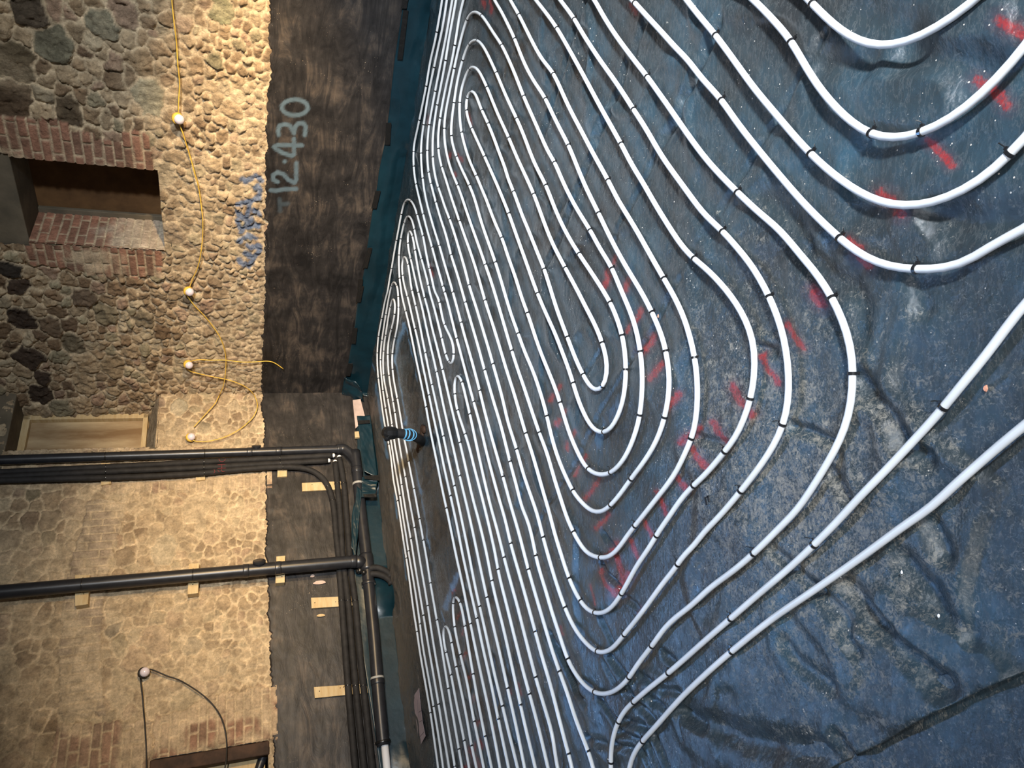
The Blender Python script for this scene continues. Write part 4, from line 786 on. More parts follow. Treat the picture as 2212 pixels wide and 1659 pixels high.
# leg fragments, top of the photograph to the bottom
G = {
 'a1': [('T1', '665 0 628 220 590 440 548 660 500 850 470 1000 428 1270 350 1640'), ('T2', '375 0 322 270 285 450 255 570 238 660 234 770 236 970 250 1100 272 1240 310 1400'), ('T3', '725 50 795 305 860 560 925 780 980 990 1040 1200 1095 1395'),
        ('T4', '1235 15 1290 200 1370 520 1430 760 1500 1020 1580 1320'), ('T5', '1550 340 1640 660 1740 1080'), ('T6', '1660 0 1780 360 1880 700 1965 1070'), ('M4', '128 1447'), ('M5', '165 0 240 260 335 600 418 905 490 1170 562 1405'), ('T8', '2120 330'), ('M6', '100 680 200 1030 310 1450 370 1659'), ('px', '1246 1720')],
 'a2': [('T1', '735 0 690 300 640 560 605 700 545 995 500 1200 450 1450 412 1659'), ('T2', '385 365 360 530 345 700 347 770 350 900 360 1040 375 1170 400 1350'), ('T3', '855 160 900 320 960 530 1040 780 1110 1030 1200 1330'),
        ('T4', '1420 240 1505 555 1560 760 1650 1070 1770 1530'), ('T5', '1635 150 1720 500 1830 900'), ('T6', '1860 105 1970 500 2080 880'), ('M4', '52 708 120 980 215 1303'), ('M5', '335 182 430 510 527 837 600 1080 690 1340'), ('M6', '300 620 390 910 490 1180 600 1450 660 1659'), ('px', '1297 1720')],
 'a3': [('T1', '815 0 760 330 720 560 680 760 640 960 590 1200 555 1380 505 1659'), ('T2', '490 220 470 320 450 520 440 700 440 850 458 1050 475 1150 498 1230 535 1380'), ('T3', '985 125 1050 350 1130 590 1215 920 1290 1150 1370 1420'),
        ('T4', '1490 0 1570 260 1640 500 1740 840 1850 1240'), ('T5', '1860 370 1960 700'), ('T6', '1995 0'), ('M4', '60 250 125 535 200 810 260 1050 316 1165 380 1410 435 1620'), ('M5', '425 60 480 250 527 395 590 620 660 830 790 1215 850 1320 940 1430 1075 1558 1150 1590 1250 1570 1380 1490 1470 1400'), ('M6', '325 190 450 410 540 520 660 610 790 640 950 600 1140 430 1300 200'), ('M5', '1570 1240 1735 1030 1900 800 2050 670 2190 565')],
 'a4': [('T1', '872 0 810 340 760 620 720 880 680 1100 625 1380 585 1570'), ('T2', '560 220 535 400 520 600 522 830 530 950 560 1120 600 1275 650 1400'), ('T3', '1110 170 1185 360 1260 580 1340 850 1420 1120 1480 1360'),
        ('T4', '1625 0 1720 290 1820 620 1910 920 1975 1150'), ('T5', '1890 0 1980 280'), ('M4', '95 60 140 200 195 370 262 620 350 880 430 1110 505 1405 570 1630'), ('M5', '555 0 650 320 760 630 850 820 950 960 1050 1060 1115 1108 1200 1105 1300 1050 1400 920 1550 740 1700 540 1850 330 2035 100')],
 'a5': [('T1', '983 0 925 220 890 450 850 690 800 960 740 1200 690 1440'), ('T2', '635 220 610 420 600 600 603 690 620 830 660 990 710 1130 760 1300'), ('T3', '1260 180 1340 410 1420 640 1510 890 1610 1200 1715 1580'),
        ('T4', '1855 200 1960 520 2050 810'), ('M3', '80 1050 170 1330 250 1640'), ('M4', '295 180 370 410 440 650 505 880 560 1060 615 1280 700 1560'), ('M5', '690 0 800 280 920 520 1000 620 1075 660 1150 665 1250 620 1380 450 1480 270 1560 120')],
 'h1L': [('T1', '1150 165 1100 185 1080 210 1040 270 985 430 930 640 880 850 848 1000 810 1200 760 1450'), ('T2', '705 220 693 425 698 560 715 700 750 860 800 1030 895 1250 950 1400'), ('T3', '1470 330 1560 590 1640 810 1730 1070 1820 1330'),
         ('T4', '1960 0'), ('M3', '135 815 200 1020 270 1220 340 1430 405 1640'), ('M4', '455 190 540 410 600 620 650 790 700 940 760 1130 845 1325 920 1450 1000 1560 1080 1620 1150 1640 1230 1610')],
 'h2L': [('T1', '1165 575 1110 600 1065 650 1005 790 962 915 920 1080 880 1260 845 1510'), ('T2', '815 200 797 380 795 500 820 640 880 830 940 970 1010 1120 1078 1265 1150 1450'), ('T3', '1640 340 1740 640 1870 1005 1950 1260'),
         ('M3', '60 200 130 410 212 635 290 850 385 1070 460 1290 540 1570'), ('M4', '580 180 640 390 700 560 760 690 840 860 930 970 1020 1060 1100 1098 1180 1080 1270 1010')],
 'h3L': [('T1', '1130 980 1085 1005 1055 1040 1000 1170 950 1330 922 1510'), ('T2', '918 0 925 220 948 440 985 600 1040 790 1100 950 1175 1105 1250 1290 1320 1450'), ('T3', '1800 250 1900 500 1980 670 2080 930'),
         ('M2', '90 1320 190 1600'), ('M3', '250 220 325 420 390 620 470 850 560 1070 640 1270 695 1440'), ('M4', '730 0 800 200 860 340 930 490 990 590 1090 655 1180 670 1290 630')],
 'h4L': [('T1', '1105 1330 1060 1365 1025 1440 1018 1550'), ('T2', '1018 0 1025 155 1050 260 1105 400 1180 560 1295 810 1380 1000 1480 1230'), ('T3', '1930 0'),
         ('M2', '105 850 190 1090 270 1310 380 1650'), ('M3', '425 160 540 430 640 650 720 860 785 1030 845 1220 900 1400 960 1540'), ('M4', '960 20 1040 110 1100 170 1180 195 1270 140 1360 20')],
 'h1R': [('T1', '1150 165 1210 190 1265 240 1370 400 1460 540 1550 670 1640 880'), ('M1', '20 510 105 680 190 880 275 1100 350 1270 430 1450 515 1650'), ('M2', '560 160 640 290 700 440 800 650 900 830 1035 1045 1150 1260 1270 1450 1370 1640'), ('M3', '1400 180 1480 360 1550 560 1600 800 1625 1000 1630 1200 1620 1400 1605 1530'), ('M4', '1590 50 1540 210 1480 370 1400 510 1290 630')],
 'h2R': [('T1', '1165 575 1195 590 1270 680 1360 850 1465 1075 1560 1300'), ('M1', '90 1130 190 1340 260 1500'), ('T2', '1640 0'), ('M2', '290 20 400 280 530 535 610 740 700 950 800 1140 905 1310 1020 1480 1120 1640'), ('M3', '1170 130 1265 290 1330 440 1400 650 1430 840 1445 1010 1440 1150 1425 1320 1390 1470'), ('M4', '1360 20')],
 'h3R': [('T1', '1130 980 1190 1020 1250 1130 1330 1300 1400 1470'), ('T2', '1405 0 1485 160'), ('M1', '112 1585'), ('M2', '200 215 300 430 400 655 500 930 600 1180 755 1480 835 1640'), ('M3', '900 170 990 350 1060 480 1130 630 1180 770 1210 870 1230 1000 1225 1130 1200 1225')],
 'h4R': [('T1', '1105 1330 1150 1370 1190 1460 1225 1590'), ('T2', '1205 0 1255 125 1350 330 1440 550 1530 800 1610 1000'), ('M2', '85 420 170 625 250 850 330 1040 430 1290 515 1500 565 1640'), ('M3', '590 160 660 380 720 540 770 670 830 830 900 1000 965 1130 1010 1210 1060 1280 1110 1300 1160 1280')],
 's6': [('px', '1050 -60'), ('T1', '1440 0 1530 140'), ('M1', '30 130 95 280 175 450 240 620 310 780 400 940 515 1110 600 1290 700 1490'), ('M2', '790 85 870 280 960 500 1060 710 1130 850 1230 1060 1370 1330 1480 1520'), ('M3', '1530 0 1620 170 1740 400 1810 560 1870 720 1900 850 1930 1050 1940 1200 1920 1400 1890 1560'), ('M4', '1830 180 1750 350 1620 550 1495 710 1400 850 1320 950')],
 's7': [('px', '1072 -60'), ('M1', '121 0 225 180 300 330 390 510 480 670 615 840 690 1000 800 1240 900 1430 1000 1640'), ('M2', '1090 210 1230 460 1340 680 1450 860 1560 1040 1700 1290 1860 1570'), ('M3', '1950 140 2040 310 2120 500 2175 690'), ('R2', '70 745 85 900 80 1100 55 1240'), ('M4', '2120 400 2020 620 1900 790 1750 980 1640 1120 1545 1240 1470 1330 1400 1440 1320 1540')],
 's8': [('px', '1115 -60'), ('M1', '411 0 530 150 645 310 780 540 880 720 1000 940 1150 1220 1290 1470 1380 1640'), ('M2', '1395 80 1510 300 1640 510 1770 740 1900 950 2050 1180 2180 1335'), ('R2', '50 75 150 160 280 300 370 430 430 560 455 660 460 780 450 900 440 970 400 1100 340 1240 265 1340 130 1500'), ('M4', '2180 810 2050 960 1940 1130 1810 1310 1720 1470 1620 1630')],
 's9': [('px', '1168 -60'), ('M1', '690 0 850 215 950 390 1060 560 1160 710 1270 860 1400 1050 1540 1270 1640 1420 1760 1640'), ('M2', '1850 200 1990 400 2130 590'), ('R1', '130 1400 255 1515 330 1600'), ('R2', '320 0 430 120 510 250 560 350 620 500 660 660 680 830 680 980 665 1100 645 1170 590 1290 500 1430 360 1610'), ('R3', '200 120 100 220 60 290'), ('M4', '2100 1560')],
 's10': [('px', '1240 -60'), ('M1', '1080 0 1180 180 1300 370 1430 550 1560 720 1690 885 1800 1040 1950 1250 2080 1440'), ('M2', '2150 0'), ('R1', '150 1050 340 1250 500 1400 620 1500'), ('R2', '680 0 770 80 850 170 950 320 1020 460 1070 600 1095 730 1100 810 1095 950 1080 1080 1050 1180 1000 1300 920 1440 820 1600'), ('R3', '700 60 600 160 430 330 300 440 150 550')],
 's11': [('px', '1315 -60'), ('M1', '1510 0 1555 50 1700 210 1850 370 2000 540 2150 690'), ('R1', '110 510 230 640 350 810 500 1000 650 1180 800 1350 1030 1570'), ('R2', '1050 0 1150 60 1300 130 1500 158 1700 150 1900 90 2050 20'), ('R1', '1960 1620 2130 1540'), ('px', '2212 500 2290 440 2360 370')],
 's12': [('px', '1430 -70'), ('M1', '2130 0'), ('R1', '100 110 190 215 320 390 450 570 600 750 800 980 950 1120 1100 1230 1250 1310 1400 1345 1580 1335 1750 1280 1900 1200 2050 1090 2120 1010'), ('px', '2212 304 2260 250 2310 180')],
 's13': [('px', '1550 -70'), ('R1', '450 0 560 110 690 260 760 380 850 530 950 660 1080 790 1230 885 1370 905 1550 870 1700 800 1850 700 2000 560 2100 450 2165 385'), ('px', '2212 109 2260 40 2300 -40')],
 's14': [('px', '1680 -80'), ('R1', '790 -20 840 30 950 140 1080 240 1215 295 1350 300 1500 260 1690 160 1800 80 1910 0'), ('px', '2170 -60')],
 'Ra': [('px', '2290 580 2250 622'), ('R2', '2208 390 2140 480 1950 740 1810 905 1680 1070 1450 1320 1300 1480 1150 1630'), ('R3', '950 130 810 270 650 420 450 590 290 730 150 850'), ('M5', '2212 1055 1930 1330 1700 1480'), ('M6', '1400 580 1220 740 1110 840 1020 980 940 1200 905 1400 900 1580 905 1659'), ('px', '1322 1740')],
 'Rb': [('px', '2290 860'), ('R2', '2208 1180 2000 1350 1800 1530 1700 1605'), ('R3', '1590 0 1400 130 1100 350 800 560 550 730 300 930 150 1060'), ('M6', '2050 520 1900 660 1700 880 1500 1110 1360 1260 1260 1390 1190 1520 1155 1659'), ('px', '1352 1740')],
 'h5L': [('T2', '150 1430'), ('T3', '575 45 545 60 520 95 465 305 430 500 395 680 355 900 325 1095 285 1290'), ('T4', '400 90 370 160 340 320 315 460 285 600 262 745 248 900 243 1000 245 1150 262 1365'), ('T5', '165 300 200 560 240 780 285 990 330 1300'), ('T6', '205 80 275 450 330 810 370 1080 405 1290'), ('T7', '190 340 235 680 285 990 330 1300'), ('T8', '280 430 350 840 400 1190 465 1659'), ('px', '956 1740')],
 'h5R': [('T3', '575 45 600 60 620 90 670 190 708 320 745 460 795 630 830 840 890 1125 940 1320'), ('T4', '1105 100 1150 130 1180 240 1215 440 1255 590 1300 670 1350 760 1385 870 1396 980 1388 1100 1370 1150 1345 1176')],
 'h6R': [('T3', '570 290 595 305 615 340 650 460 665 535 700 720 770 970 820 1150 870 1350'), ('T4', '1030 90 1080 250 1130 440 1170 600 1210 760 1240 900 1270 1010 1290 1080 1310 1125 1330 1162')],
 'h6L': [('T3', '570 290 548 305 530 345 512 425 480 540 458 665 435 820 430 915 432 1080 440 1255 460 1400'), ('T4', '612 130 640 250 672 370 720 560 780 850 830 1100 880 1330'), ('T5', '835 400 890 710 950 1000 1020 1330'), ('T6', '940 250 1005 545 1080 900 1150 1250'), ('T7', '970 300 1030 600 1095 920 1160 1240'), ('T8', '1130 370 1210 730 1290 1120 1390 1659'), ('px', '1092 1740')],
 'h7L': [('T3', '590 510 570 555 558 660 565 755 580 860 607 960 640 1110 720 1465'), ('T4', '862 80 920 320 970 560 1030 830 1080 1040 1130 1255'), ('T5', '1080 310 1150 620 1240 1000 1330 1400'), ('T6', '1290 420 1380 810 1480 1280'), ('T7', '1330 480 1420 880 1530 1340'), ('T8', '1515 520 1620 980 1760 1659'), ('px', '1150 1740')],
 'h7R': [('T3', '590 510 607 525 620 560 643 650 670 840 700 1010 740 1230 790 1440'), ('T4', '955 165 1010 360 1060 590 1120 820 1170 1020 1220 1225'), ('T5', '1210 390 1290 720 1350 970 1420 1270'), ('T6', '1400 400 1500 770 1610 1240'), ('T7', '1400 210 1470 520 1570 910 1680 1380'), ('T8', '1620 370 1690 690 1790 1130 1920 1659'), ('px', '1174 1740')],
 'h8L': [('T3', '510 890 495 905 485 950 475 1100 487 1220 505 1340'), ('T4', '650 80 700 150 740 320 780 500 815 650 860 830 910 1090 960 1330'), ('T5', '880 230 950 570 1020 880 1090 1230'), ('T6', '1070 380 1160 790 1240 1200'), ('T7', '1100 440 1175 770 1260 1180'), ('T8', '1260 410 1360 910 1430 1240 1520 1659'), ('px', '1114 1740')],
 'h8R': [('T3', '510 890 530 900 550 950 570 1040 590 1200 620 1410'), ('T4', '795 180 820 285 880 560 930 820 965 990 1010 1220'), ('T5', '930 100 1010 460 1090 820 1170 1190'), ('T6', '1130 235 1230 700 1320 1130'), ('T7', '1160 340 1225 630 1290 910 1370 1280'), ('T8', '1330 350 1430 740 1510 1080 1655 1659'), ('px', '1136 1740')],
 'h9L': [('T3', '360 1270 340 1290 330 1320 317 1370 295 1470'), ('T4', '405 220 375 405 345 590 315 790 297 950 290 1090 300 1250 320 1450'), ('T5', '193 180 235 450 280 730 320 960 365 1260'), ('T6', '308 350 360 700 400 940 435 1180'), ('T7', '250 330 328 860 370 1190'), ('T8', '340 410 403 780 470 1180 540 1659'), ('px', '967 1740')],
 'h9R': [('T3', '360 1270 380 1285 395 1310 408 1355 418 1460'), ('T4', '560 150 565 300 562 430 545 600 512 745 485 870 470 985 465 1100 472 1220 490 1380'), ('T5', '410 300 460 580 500 830 545 1050 580 1250'), ('T6', '515 235 600 700 655 1000 710 1310'), ('T7', '485 265 530 520 580 810 640 1130 680 1390'), ('T8', '620 490 700 950 780 1410 825 1659'), ('px', '1010 1740')],
 'h10L': [('T4', '495 140 480 155 465 190 440 295 415 430 375 690 350 850 338 960 332 1100 340 1340'), ('T5', '268 300 330 685 370 960 430 1300'), ('T6', '337 210 400 610 475 1020 520 1310'), ('T7', '320 380 385 765 450 1160'), ('T8', '410 350 470 700 540 1130 630 1659'), ('px', '981 1740')],
 'h10R': [('T4', '495 140 508 155 517 200 518 300 508 400 490 500 460 620 425 740 405 880 400 1010 405 1140 418 1310'), ('T5', '345 340 375 520 420 850 470 1150 525 1440'), ('T6', '440 370 530 850 600 1280'), ('T7', '400 330 450 635 500 970 560 1340'), ('T8', '500 400 580 850 650 1250 715 1640'), ('px', '994 1740')],
 'g1L': [('T4', '1445 1290 1420 1305 1410 1330 1396 1410'), ('T5', '1258 120 1265 220 1280 350 1305 460 1360 630 1420 810 1480 1000 1560 1320'), ('T6', '1550 430 1650 840 1740 1250'), ('T7', '1500 85 1620 570 1720 1000'), ('M5', '70 1450'), ('T8', '1760 300 1825 530 1960 1030 2110 1659'), ('px', '1203 1740')],
 'g1R': [('T4', '1445 1290 1470 1305 1490 1340 1515 1420'), ('T5', '1385 55 1440 300 1490 510 1560 830 1640 1200'), ('T6', '1650 450 1760 850'), ('M4', '45 1600'), ('T6', '1865 1270'), ('M5', '110 240 200 560 251 760 340 1110 417 1400'), ('T8', '1930 330 2050 730 2180 1180'), ('M6', '130 1470 165 1659'), ('px', '1223 1740')],
 'p1L': [('T7', '705 868 685 880 676 930 675 1010 685 1130 722 1310'), ('T8', '655 250 740 700 815 1050 860 1280 930 1659'), ('px', '1026 1740')],
 'p1R': [('T7', '705 868 730 880 750 930 790 1060 800 1140 835 1340'), ('T8', '740 180 830 600 900 950 965 1330 1040 1659'), ('px', '1044 1740')],
 'p2L': [('T7', '865 445 835 475 825 530 820 610 828 720 850 940 885 1120 945 1380'), ('T8', '900 390 960 730 1010 990 1080 1320 1150 1659'), ('px', '1060 1740')],
 'p2R': [('T7', '865 445 895 465 920 520 940 580 975 740 1005 925 1050 1190'), ('T8', '985 240 1060 660 1120 960 1170 1215 1265 1659'), ('px', '1078 1740')],
}
TOP = {'a1': '962 -60', 'a2': '975 -60', 'a3': '990 -60', 'a4': '994 -60', 'a5': '1015 -60'}
def leg(k, rev=False):
    L = strand(([('px', TOP[k])] if k in TOP else []) + G[k]); return L[::-1] if rev else L
def chain(*ks):
    out = []
    for k in ks:
        L = leg(k.strip('-'), k.startswith('-'))
        for p in L:
            if not out or math.hypot(p[0] - out[-1][0], p[1] - out[-1][1]) > 3.5: out.append(p)
    return out
# h1 goes out through s7 and its U-bend, etc.
def joinup(a, b):
    """two legs that meet at a U-bend whose points may overlap: stop each where they meet"""
    return a + [p for p in b if min(math.hypot(p[0] - q[0], p[1] - q[1]) for q in a[-6:]) > 9]
def ch(*ks):
    out = []
    for k in ks:
        L = leg(k.strip('-'), k.startswith('-'))
        out = L if not out else joinup(out, L)
    return out
LINES = [
 (ch('s7', '-h1L', 'h1R', '-h3L', 'h3R', '-h4R', 'h4L', '-h2R', 'h2L', '-s6'), 'white heating pipe wound into the big nested hairpins filling the middle of the floor'),
 (ch('a5', '-s8'), 'white heating pipe making the first wide turn just outside the big nested hairpins'),
 (ch('a4', '-s9'), 'white heating pipe making the second of three wide turns outside the nested hairpins'),
 (ch('a3', '-s10'), 'white heating pipe making the third and outermost full wide turn around the hairpins'),
 (ch('a2'), 'white heating pipe crossing the whole floor without a turn, second nearest the right-hand wall'),
 (ch('a1'), 'white heating pipe crossing the whole floor without a turn, nearest the right-hand wall'),
 (ch('s11'), 'white heating pipe in the widest of the four open bends at the near right'),
 (ch('s12'), 'white heating pipe in the second widest of the four open bends at the near right'),
 (ch('s13'), 'white heating pipe in the open bend that crosses the thickest red paint stroke'),
 (ch('s14'), 'white heating pipe in the smallest of the four open bends at the near right'),
 (ch('Ra'), 'white heating pipe sweeping past all the wide turns, second nearest the camera'),
 (ch('Rb'), 'white heating pipe nearest the camera, beside the shiny blue patches of membrane'),
 (ch('-h5L', 'h5R', '-h6R', 'h6L'), 'white heating pipe in two tall hairpins near the corner, joined by a small closed bend'),
 (ch('-h7L', 'h7R'), 'white heating pipe in the slim hairpin wrapped inside the double hairpin pipe'),
 (ch('-h8L', 'h8R'), 'white heating pipe in the slim hairpin bordering the bare floor with the black stub'),
 (ch('-h9L', 'h9R'), 'white heating pipe in the hairpin by the wall corner that surrounds a smaller hairpin'),
 (ch('-h10L', 'h10R'), 'white heating pipe in the smaller hairpin inside another by the wall corner'),
 (ch('-g1L', 'g1R'), 'white heating pipe in the narrow loop whose tip faces the small closed bend'),
 (ch('-p1L', 'p1R'), 'white heating pipe in the lone loop tip nearer the left-hand wall, clear of blue paint'),
 (ch('-p2L', 'p2R'), 'white heating pipe in the short narrow loop whose tip meets the broad blue paint stroke'),
]
TIES = [('T1', '590 440 540 995 425 1270 555 1380 588 1555 718 885 848 685 845 1005 1052 270 1280 225 1068 655 1180 590 960 915 1072 1030 1465 1078 1555 660 1750 590 1815 220 1335 1305 1885 1440 840 1508 922 1508 1025 1445 1093 1335 2190 1460'),
 ('T2', '322 270 385 365 472 320 635 225 693 423 797 497 950 443 1025 155 1255 122 1105 400 1345 330 1775 240 1675 560 233 767 348 767 440 697 522 835 603 687 880 828 665 995 236 972 463 1052 375 1170 1180 1105 272 1240 498 1232 602 1275 895 1252 1078 1265 1295 812 1745 1370 2045 1420'),
 ('T3', '522 90 622 90 462 305 708 322 790 305 985 125 1185 360 1338 412 512 425 663 535 795 630 458 665 395 680 645 647 565 755 930 782 1040 783 672 838 432 915 605 962 770 970 1220 922 1975 672 2070 290 1870 1007 1732 1070 568 1042 325 1097 895 1130 487 1220 442 1257 318 1370 408 1355 870 1352 1095 1395 630 1432 722 1465 1480 1360 572 290 595 512'),
 ('T4', '515 150 565 297 440 300 375 405 508 405 672 370 700 150 820 288 860 84 960 168 1180 242 1570 262 1855 190 315 457 460 622 512 745 815 652 1255 588 1505 555 1430 765 1208 755 375 697 262 745 312 805 338 962 400 1013 470 985 245 990 1265 1010 965 988 1388 985 290 1090 470 1222 1305 1110 1220 1225 1130 1255 418 1308 343 1337 262 1367 1850 1240 1975 1160 1520 1435 1325 1160 1415 1305 1235 88 1340 88'),
 ('T5', '932 102 1635 148 193 182 265 300 343 343 410 303 880 230 235 445 375 518 835 397 1265 218 1308 460 1490 517 1550 345 330 685 1090 827 1420 808 1350 968 283 987 582 1245 2100 1262 2195 1045'),
 ('T6', '388 75 1205 72 1860 105 340 212 515 235 1135 235 308 350 278 445 1072 380 1008 540 598 705 530 850 655 1005 478 1020 438 1175 405 1287 1965 1065 1868 1268'),
 ('T7', '1500 88 1400 208 1955 100 485 268 1330 478 825 578 940 578 450 635 1225 628 385 762 1180 768 578 812 330 863 855 942 1003 923 1092 918 290 993 797 1140 722 1310 945 1383 2070 1045 865 448 688 885'),
 ('T8', '737 178 657 250 985 242 618 490 468 695 403 778 350 843 1933 325 1520 517 1822 527 1690 690 1430 738 1365 910 1015 993 1170 1218 865 1285 968 1335 782 1418 715 1645'),
 ('M1', '225 175 645 310 848 210 1555 45 175 450 620 835 515 1110 275 1100 190 1340 115 1585 1690 885 1540 1270'),
 ('M2', '790 75 1395 80 640 290 1230 460 530 535 170 625 400 655 105 850 1130 850 1035 1045 905 1310 1270 1450 755 1480 515 1500 1865 1565 2190 1345'),
 ('M3', '420 160 325 420 1270 290 1400 655 770 675 215 635 135 818 1180 765 1600 805 1750 410 1900 845 1440 1015 965 1130 845 1225 1190 1245 695 1440 540 1570 1615 1520 1890 1555'),
 ('M4', '295 183 455 190 1180 190 190 375 125 540 990 590 1290 635 1495 710 1265 1010 840 857 2185 215 845 1328 1545 1250 1800 1320 2180 810 505 1407 125 1445 430 1610'),
 ('M5', '330 182 795 280 1135 50 2035 100 920 520 1380 440 760 630 1075 665 1400 920 1115 1110 420 905 1735 1030 790 1215 690 1340 1930 1330'),
 ('M6', '1145 430 665 610 310 1450 600 1450 1220 740 1020 985 900 1585 1360 1270'),
 ('R1', '190 215 690 260 840 25 1240 290 1690 155 1240 885 1555 870 2165 385 230 640 800 980 340 1250 1580 1335 2125 1010 255 1510 1030 1575'),
 ('R2', '570 355 940 325 1500 158 455 660 1100 810 70 745 440 972 655 1170 265 1345 60 1250 1000 1300 2150 485 1680 1065 1800 1530 365 1610'),
 ('R3', '430 335 800 270 290 725 300 930')]
tie_px = [p for k, s in TIES for p in tl(k, s) if valid(k, *p)]
pipe_objs = []
dense = []
for i, (L, label) in enumerate(LINES):
    c = smooth_line(catmull(L, 5.0), 6)
    w = np.array([fl(a, b, 0.022) for a, b in c])
    # even spacing in the world
    d = np.r_[0, np.cumsum(np.linalg.norm(np.diff(w, axis=0), axis=1))]
    s = np.linspace(0, d[-1], max(20, int(d[-1] / 0.03))); w = np.column_stack([np.interp(s, d, w[:, k]) for k in range(3)]); w = smooth_line(w, 2)
    gz = np.maximum(floor_z(w[:, 0], w[:, 1]) + PR + 0.003, 0.0245); gz = smooth_line(gz[:, None], 20)[:, 0]; w[:, 2] = np.maximum(gz, 0.0245)
    def run_on(a, b, n=8):
        d = (a - b); d[2] = 0; d /= np.linalg.norm(d); return np.array([a + d * .03 * k for k in range(n, 0, -1)])
    w = np.vstack([run_on(w[0], w[4]), w, run_on(w[-1], w[-5])[::-1]])
    dense.append(w)
    o = mesh('heating_pipe', *[np.array(q) if j == 0 else q for j, q in enumerate(tube_data(w, PR, 12))], MAT['pipe'])
    tag(o, label, 'pipe', 'white underfloor heating pipes'); pipe_objs.append(o)
proj = [project(w) for w in dense]
hits = {}
for (x, y) in tie_px:
    best = None
    for i, q in enumerate(proj):
        d = np.hypot(q[:, 0] - x, q[:, 1] - y); k = int(np.argmin(d))
        if best is None or d[k] < best[0]: best = (d[k], i, k)
    if best[0] < 11: hits.setdefault(best[1], []).append(best[2])
rt = random.Random(3)
def tie_geo(w, k, m):
    k = min(max(k, 1), len(w) - 2); p = w[k]; t = w[k + 1] - w[k - 1]; t /= np.linalg.norm(t); side = np.cross(t, up); side /= np.linalg.norm(side); v = np.cross(side, t)
    sg = 1 if side[0] > 0 else -1; side = side * sg
    R = PR + .0018; ln = .0033
    # flat band round the pipe
    n = 14; V = []
    for a in range(n):
        th = 2 * math.pi * a / n; dr = math.cos(th) * side + math.sin(th) * v
        V += [p + dr * R - t * ln, p + dr * R + t * ln, p + dr * (PR - .001) + t * ln, p + dr * (PR - .001) - t * ln]
    Fc = [(4 * a + j, 4 * ((a + 1) % n) + j, 4 * ((a + 1) % n) + (j + 1) % 4, 4 * a + (j + 1) % 4) for a in range(n) for j in range(4)]
    m.add(V, Fc)
    c = p + side * (PR + .004) - v * .002; m.box(c, side * .0032, t * .0034, v * .0028)
    q = c + side * .004; m.tube([q, q + side * .004 + v * .004 + t * rt.uniform(-.004, .004), q + side * rt.uniform(.006, .011) + v * rt.uniform(.002, .010) + t * rt.uniform(-.01, .01)], .0011, 5)
for i, ks in hits.items():
    w = dense[i]; extra = MB()
    for n_, k in enumerate(sorted(set(ks), key=lambda k: -proj[i][k][0])):
        if n_ < 100:
            m = MB(); tie_geo(w, k, m); m.build('cable_tie', MAT['tie'], pipe_objs[i], False)
        else: tie_geo(w, k, extra)
    if extra.V: o = extra.build('cable_ties', MAT['tie'], pipe_objs[i], False); o['kind'] = 'stuff'

# ================================================================== DRAINS AND LAGGED PIPES ON THE LEFT-HAND WALL
def wpath(pl, pts, off, step=7, extend=None):
    c = smooth_line(catmull(pts, step), 3); offs = np.full(len(c), off) if np.isscalar(off) else np.interp(np.linspace(0, 1, len(c)), np.linspace(0, 1, len(off)), off)
    return np.array([pl.hit(a, b, o) for (a, b), o in zip(c, offs)])
def ring(mb, w, k, R, ln, n=20):
    p = w[k]; t = w[min(k + 2, len(w) - 1)] - w[max(k - 2, 0)]; t /= np.linalg.norm(t)
    return mb.lathe(p - t * ln / 2, t, [(0, R * .97), (ln * .15, R), (ln * .85, R), (ln, R * .97)], n)
def nearest(w, x, y): q = project(w); return int(np.argmin(np.hypot(q[:, 0] - x, q[:, 1] - y)))
def stack(pts, R, off, label, cap_at, cap_dir, joints, ties, name='soil_stack'):
    w = wpath(PB, pts, off)
    # the stack is plumb: keep one plan position
    u = np.mean([(q[:2] - PB.P) @ PB.d for q in w]); z = np.r_[np.linspace(4.3, w[0, 2] + .05, 8), w[:, 2]]; w = np.array([PB.at(u, zz, off) for zz in z])
    r = empty(name, w[-1]); tag(r, label, 'drain pipe', 'black soil stacks')
    m = MB().tube(w, R, 24)
    m.build('pipe', MAT['drain'], r)
    for (x, y) in joints:
        m = MB(); ring(m, w, nearest(w, x, y), R * 1.07, .05, 24); m.build('socket', MAT['drain'], r)
    k = nearest(w, *cap_at); c = w[k]; d = np.array(cap_dir); d /= np.linalg.norm(d)
    m = MB().lathe(c, d, [(0, R * .74), (R * 1.10, R * .74), (R * 1.12, R * .98), (R * 1.45, R * .98), (R * 1.5, R * .9)], 22); m.build('access_cap', MAT['drain'], r, True, 0, True)
    for (x, y) in ties:
        m = MB(); ring(m, w, nearest(w, x, y), R + .003, .009, 20); m.build('cable_tie', MAT['tie'], r)
    return r, w
st1, w_s1 = stack([(-60, 998), (200, 989), (500, 977), (640, 971), (738, 967)], .043, .075, 'black soil stack running up the wall near the corner, beside the lagged pipes', (555, 969), nB * .8 - dB * .9 , [(600, 974), (536, 977), (742, 966)], [(228, 988), (440, 980), (608, 973)])
st2, w_s2 = stack([(-60, 1283), (200, 1262), (500, 1237), (640, 1222), (770, 1212)], .055, .165, 'black soil stack standing alone, further from the corner, above the pipe junction', (556, 1225), nB * .8 - dB * .9, [(530, 1236), (600, 1228), (762, 1212)], [(178, 1263), (417, 1243), (606, 1226)])
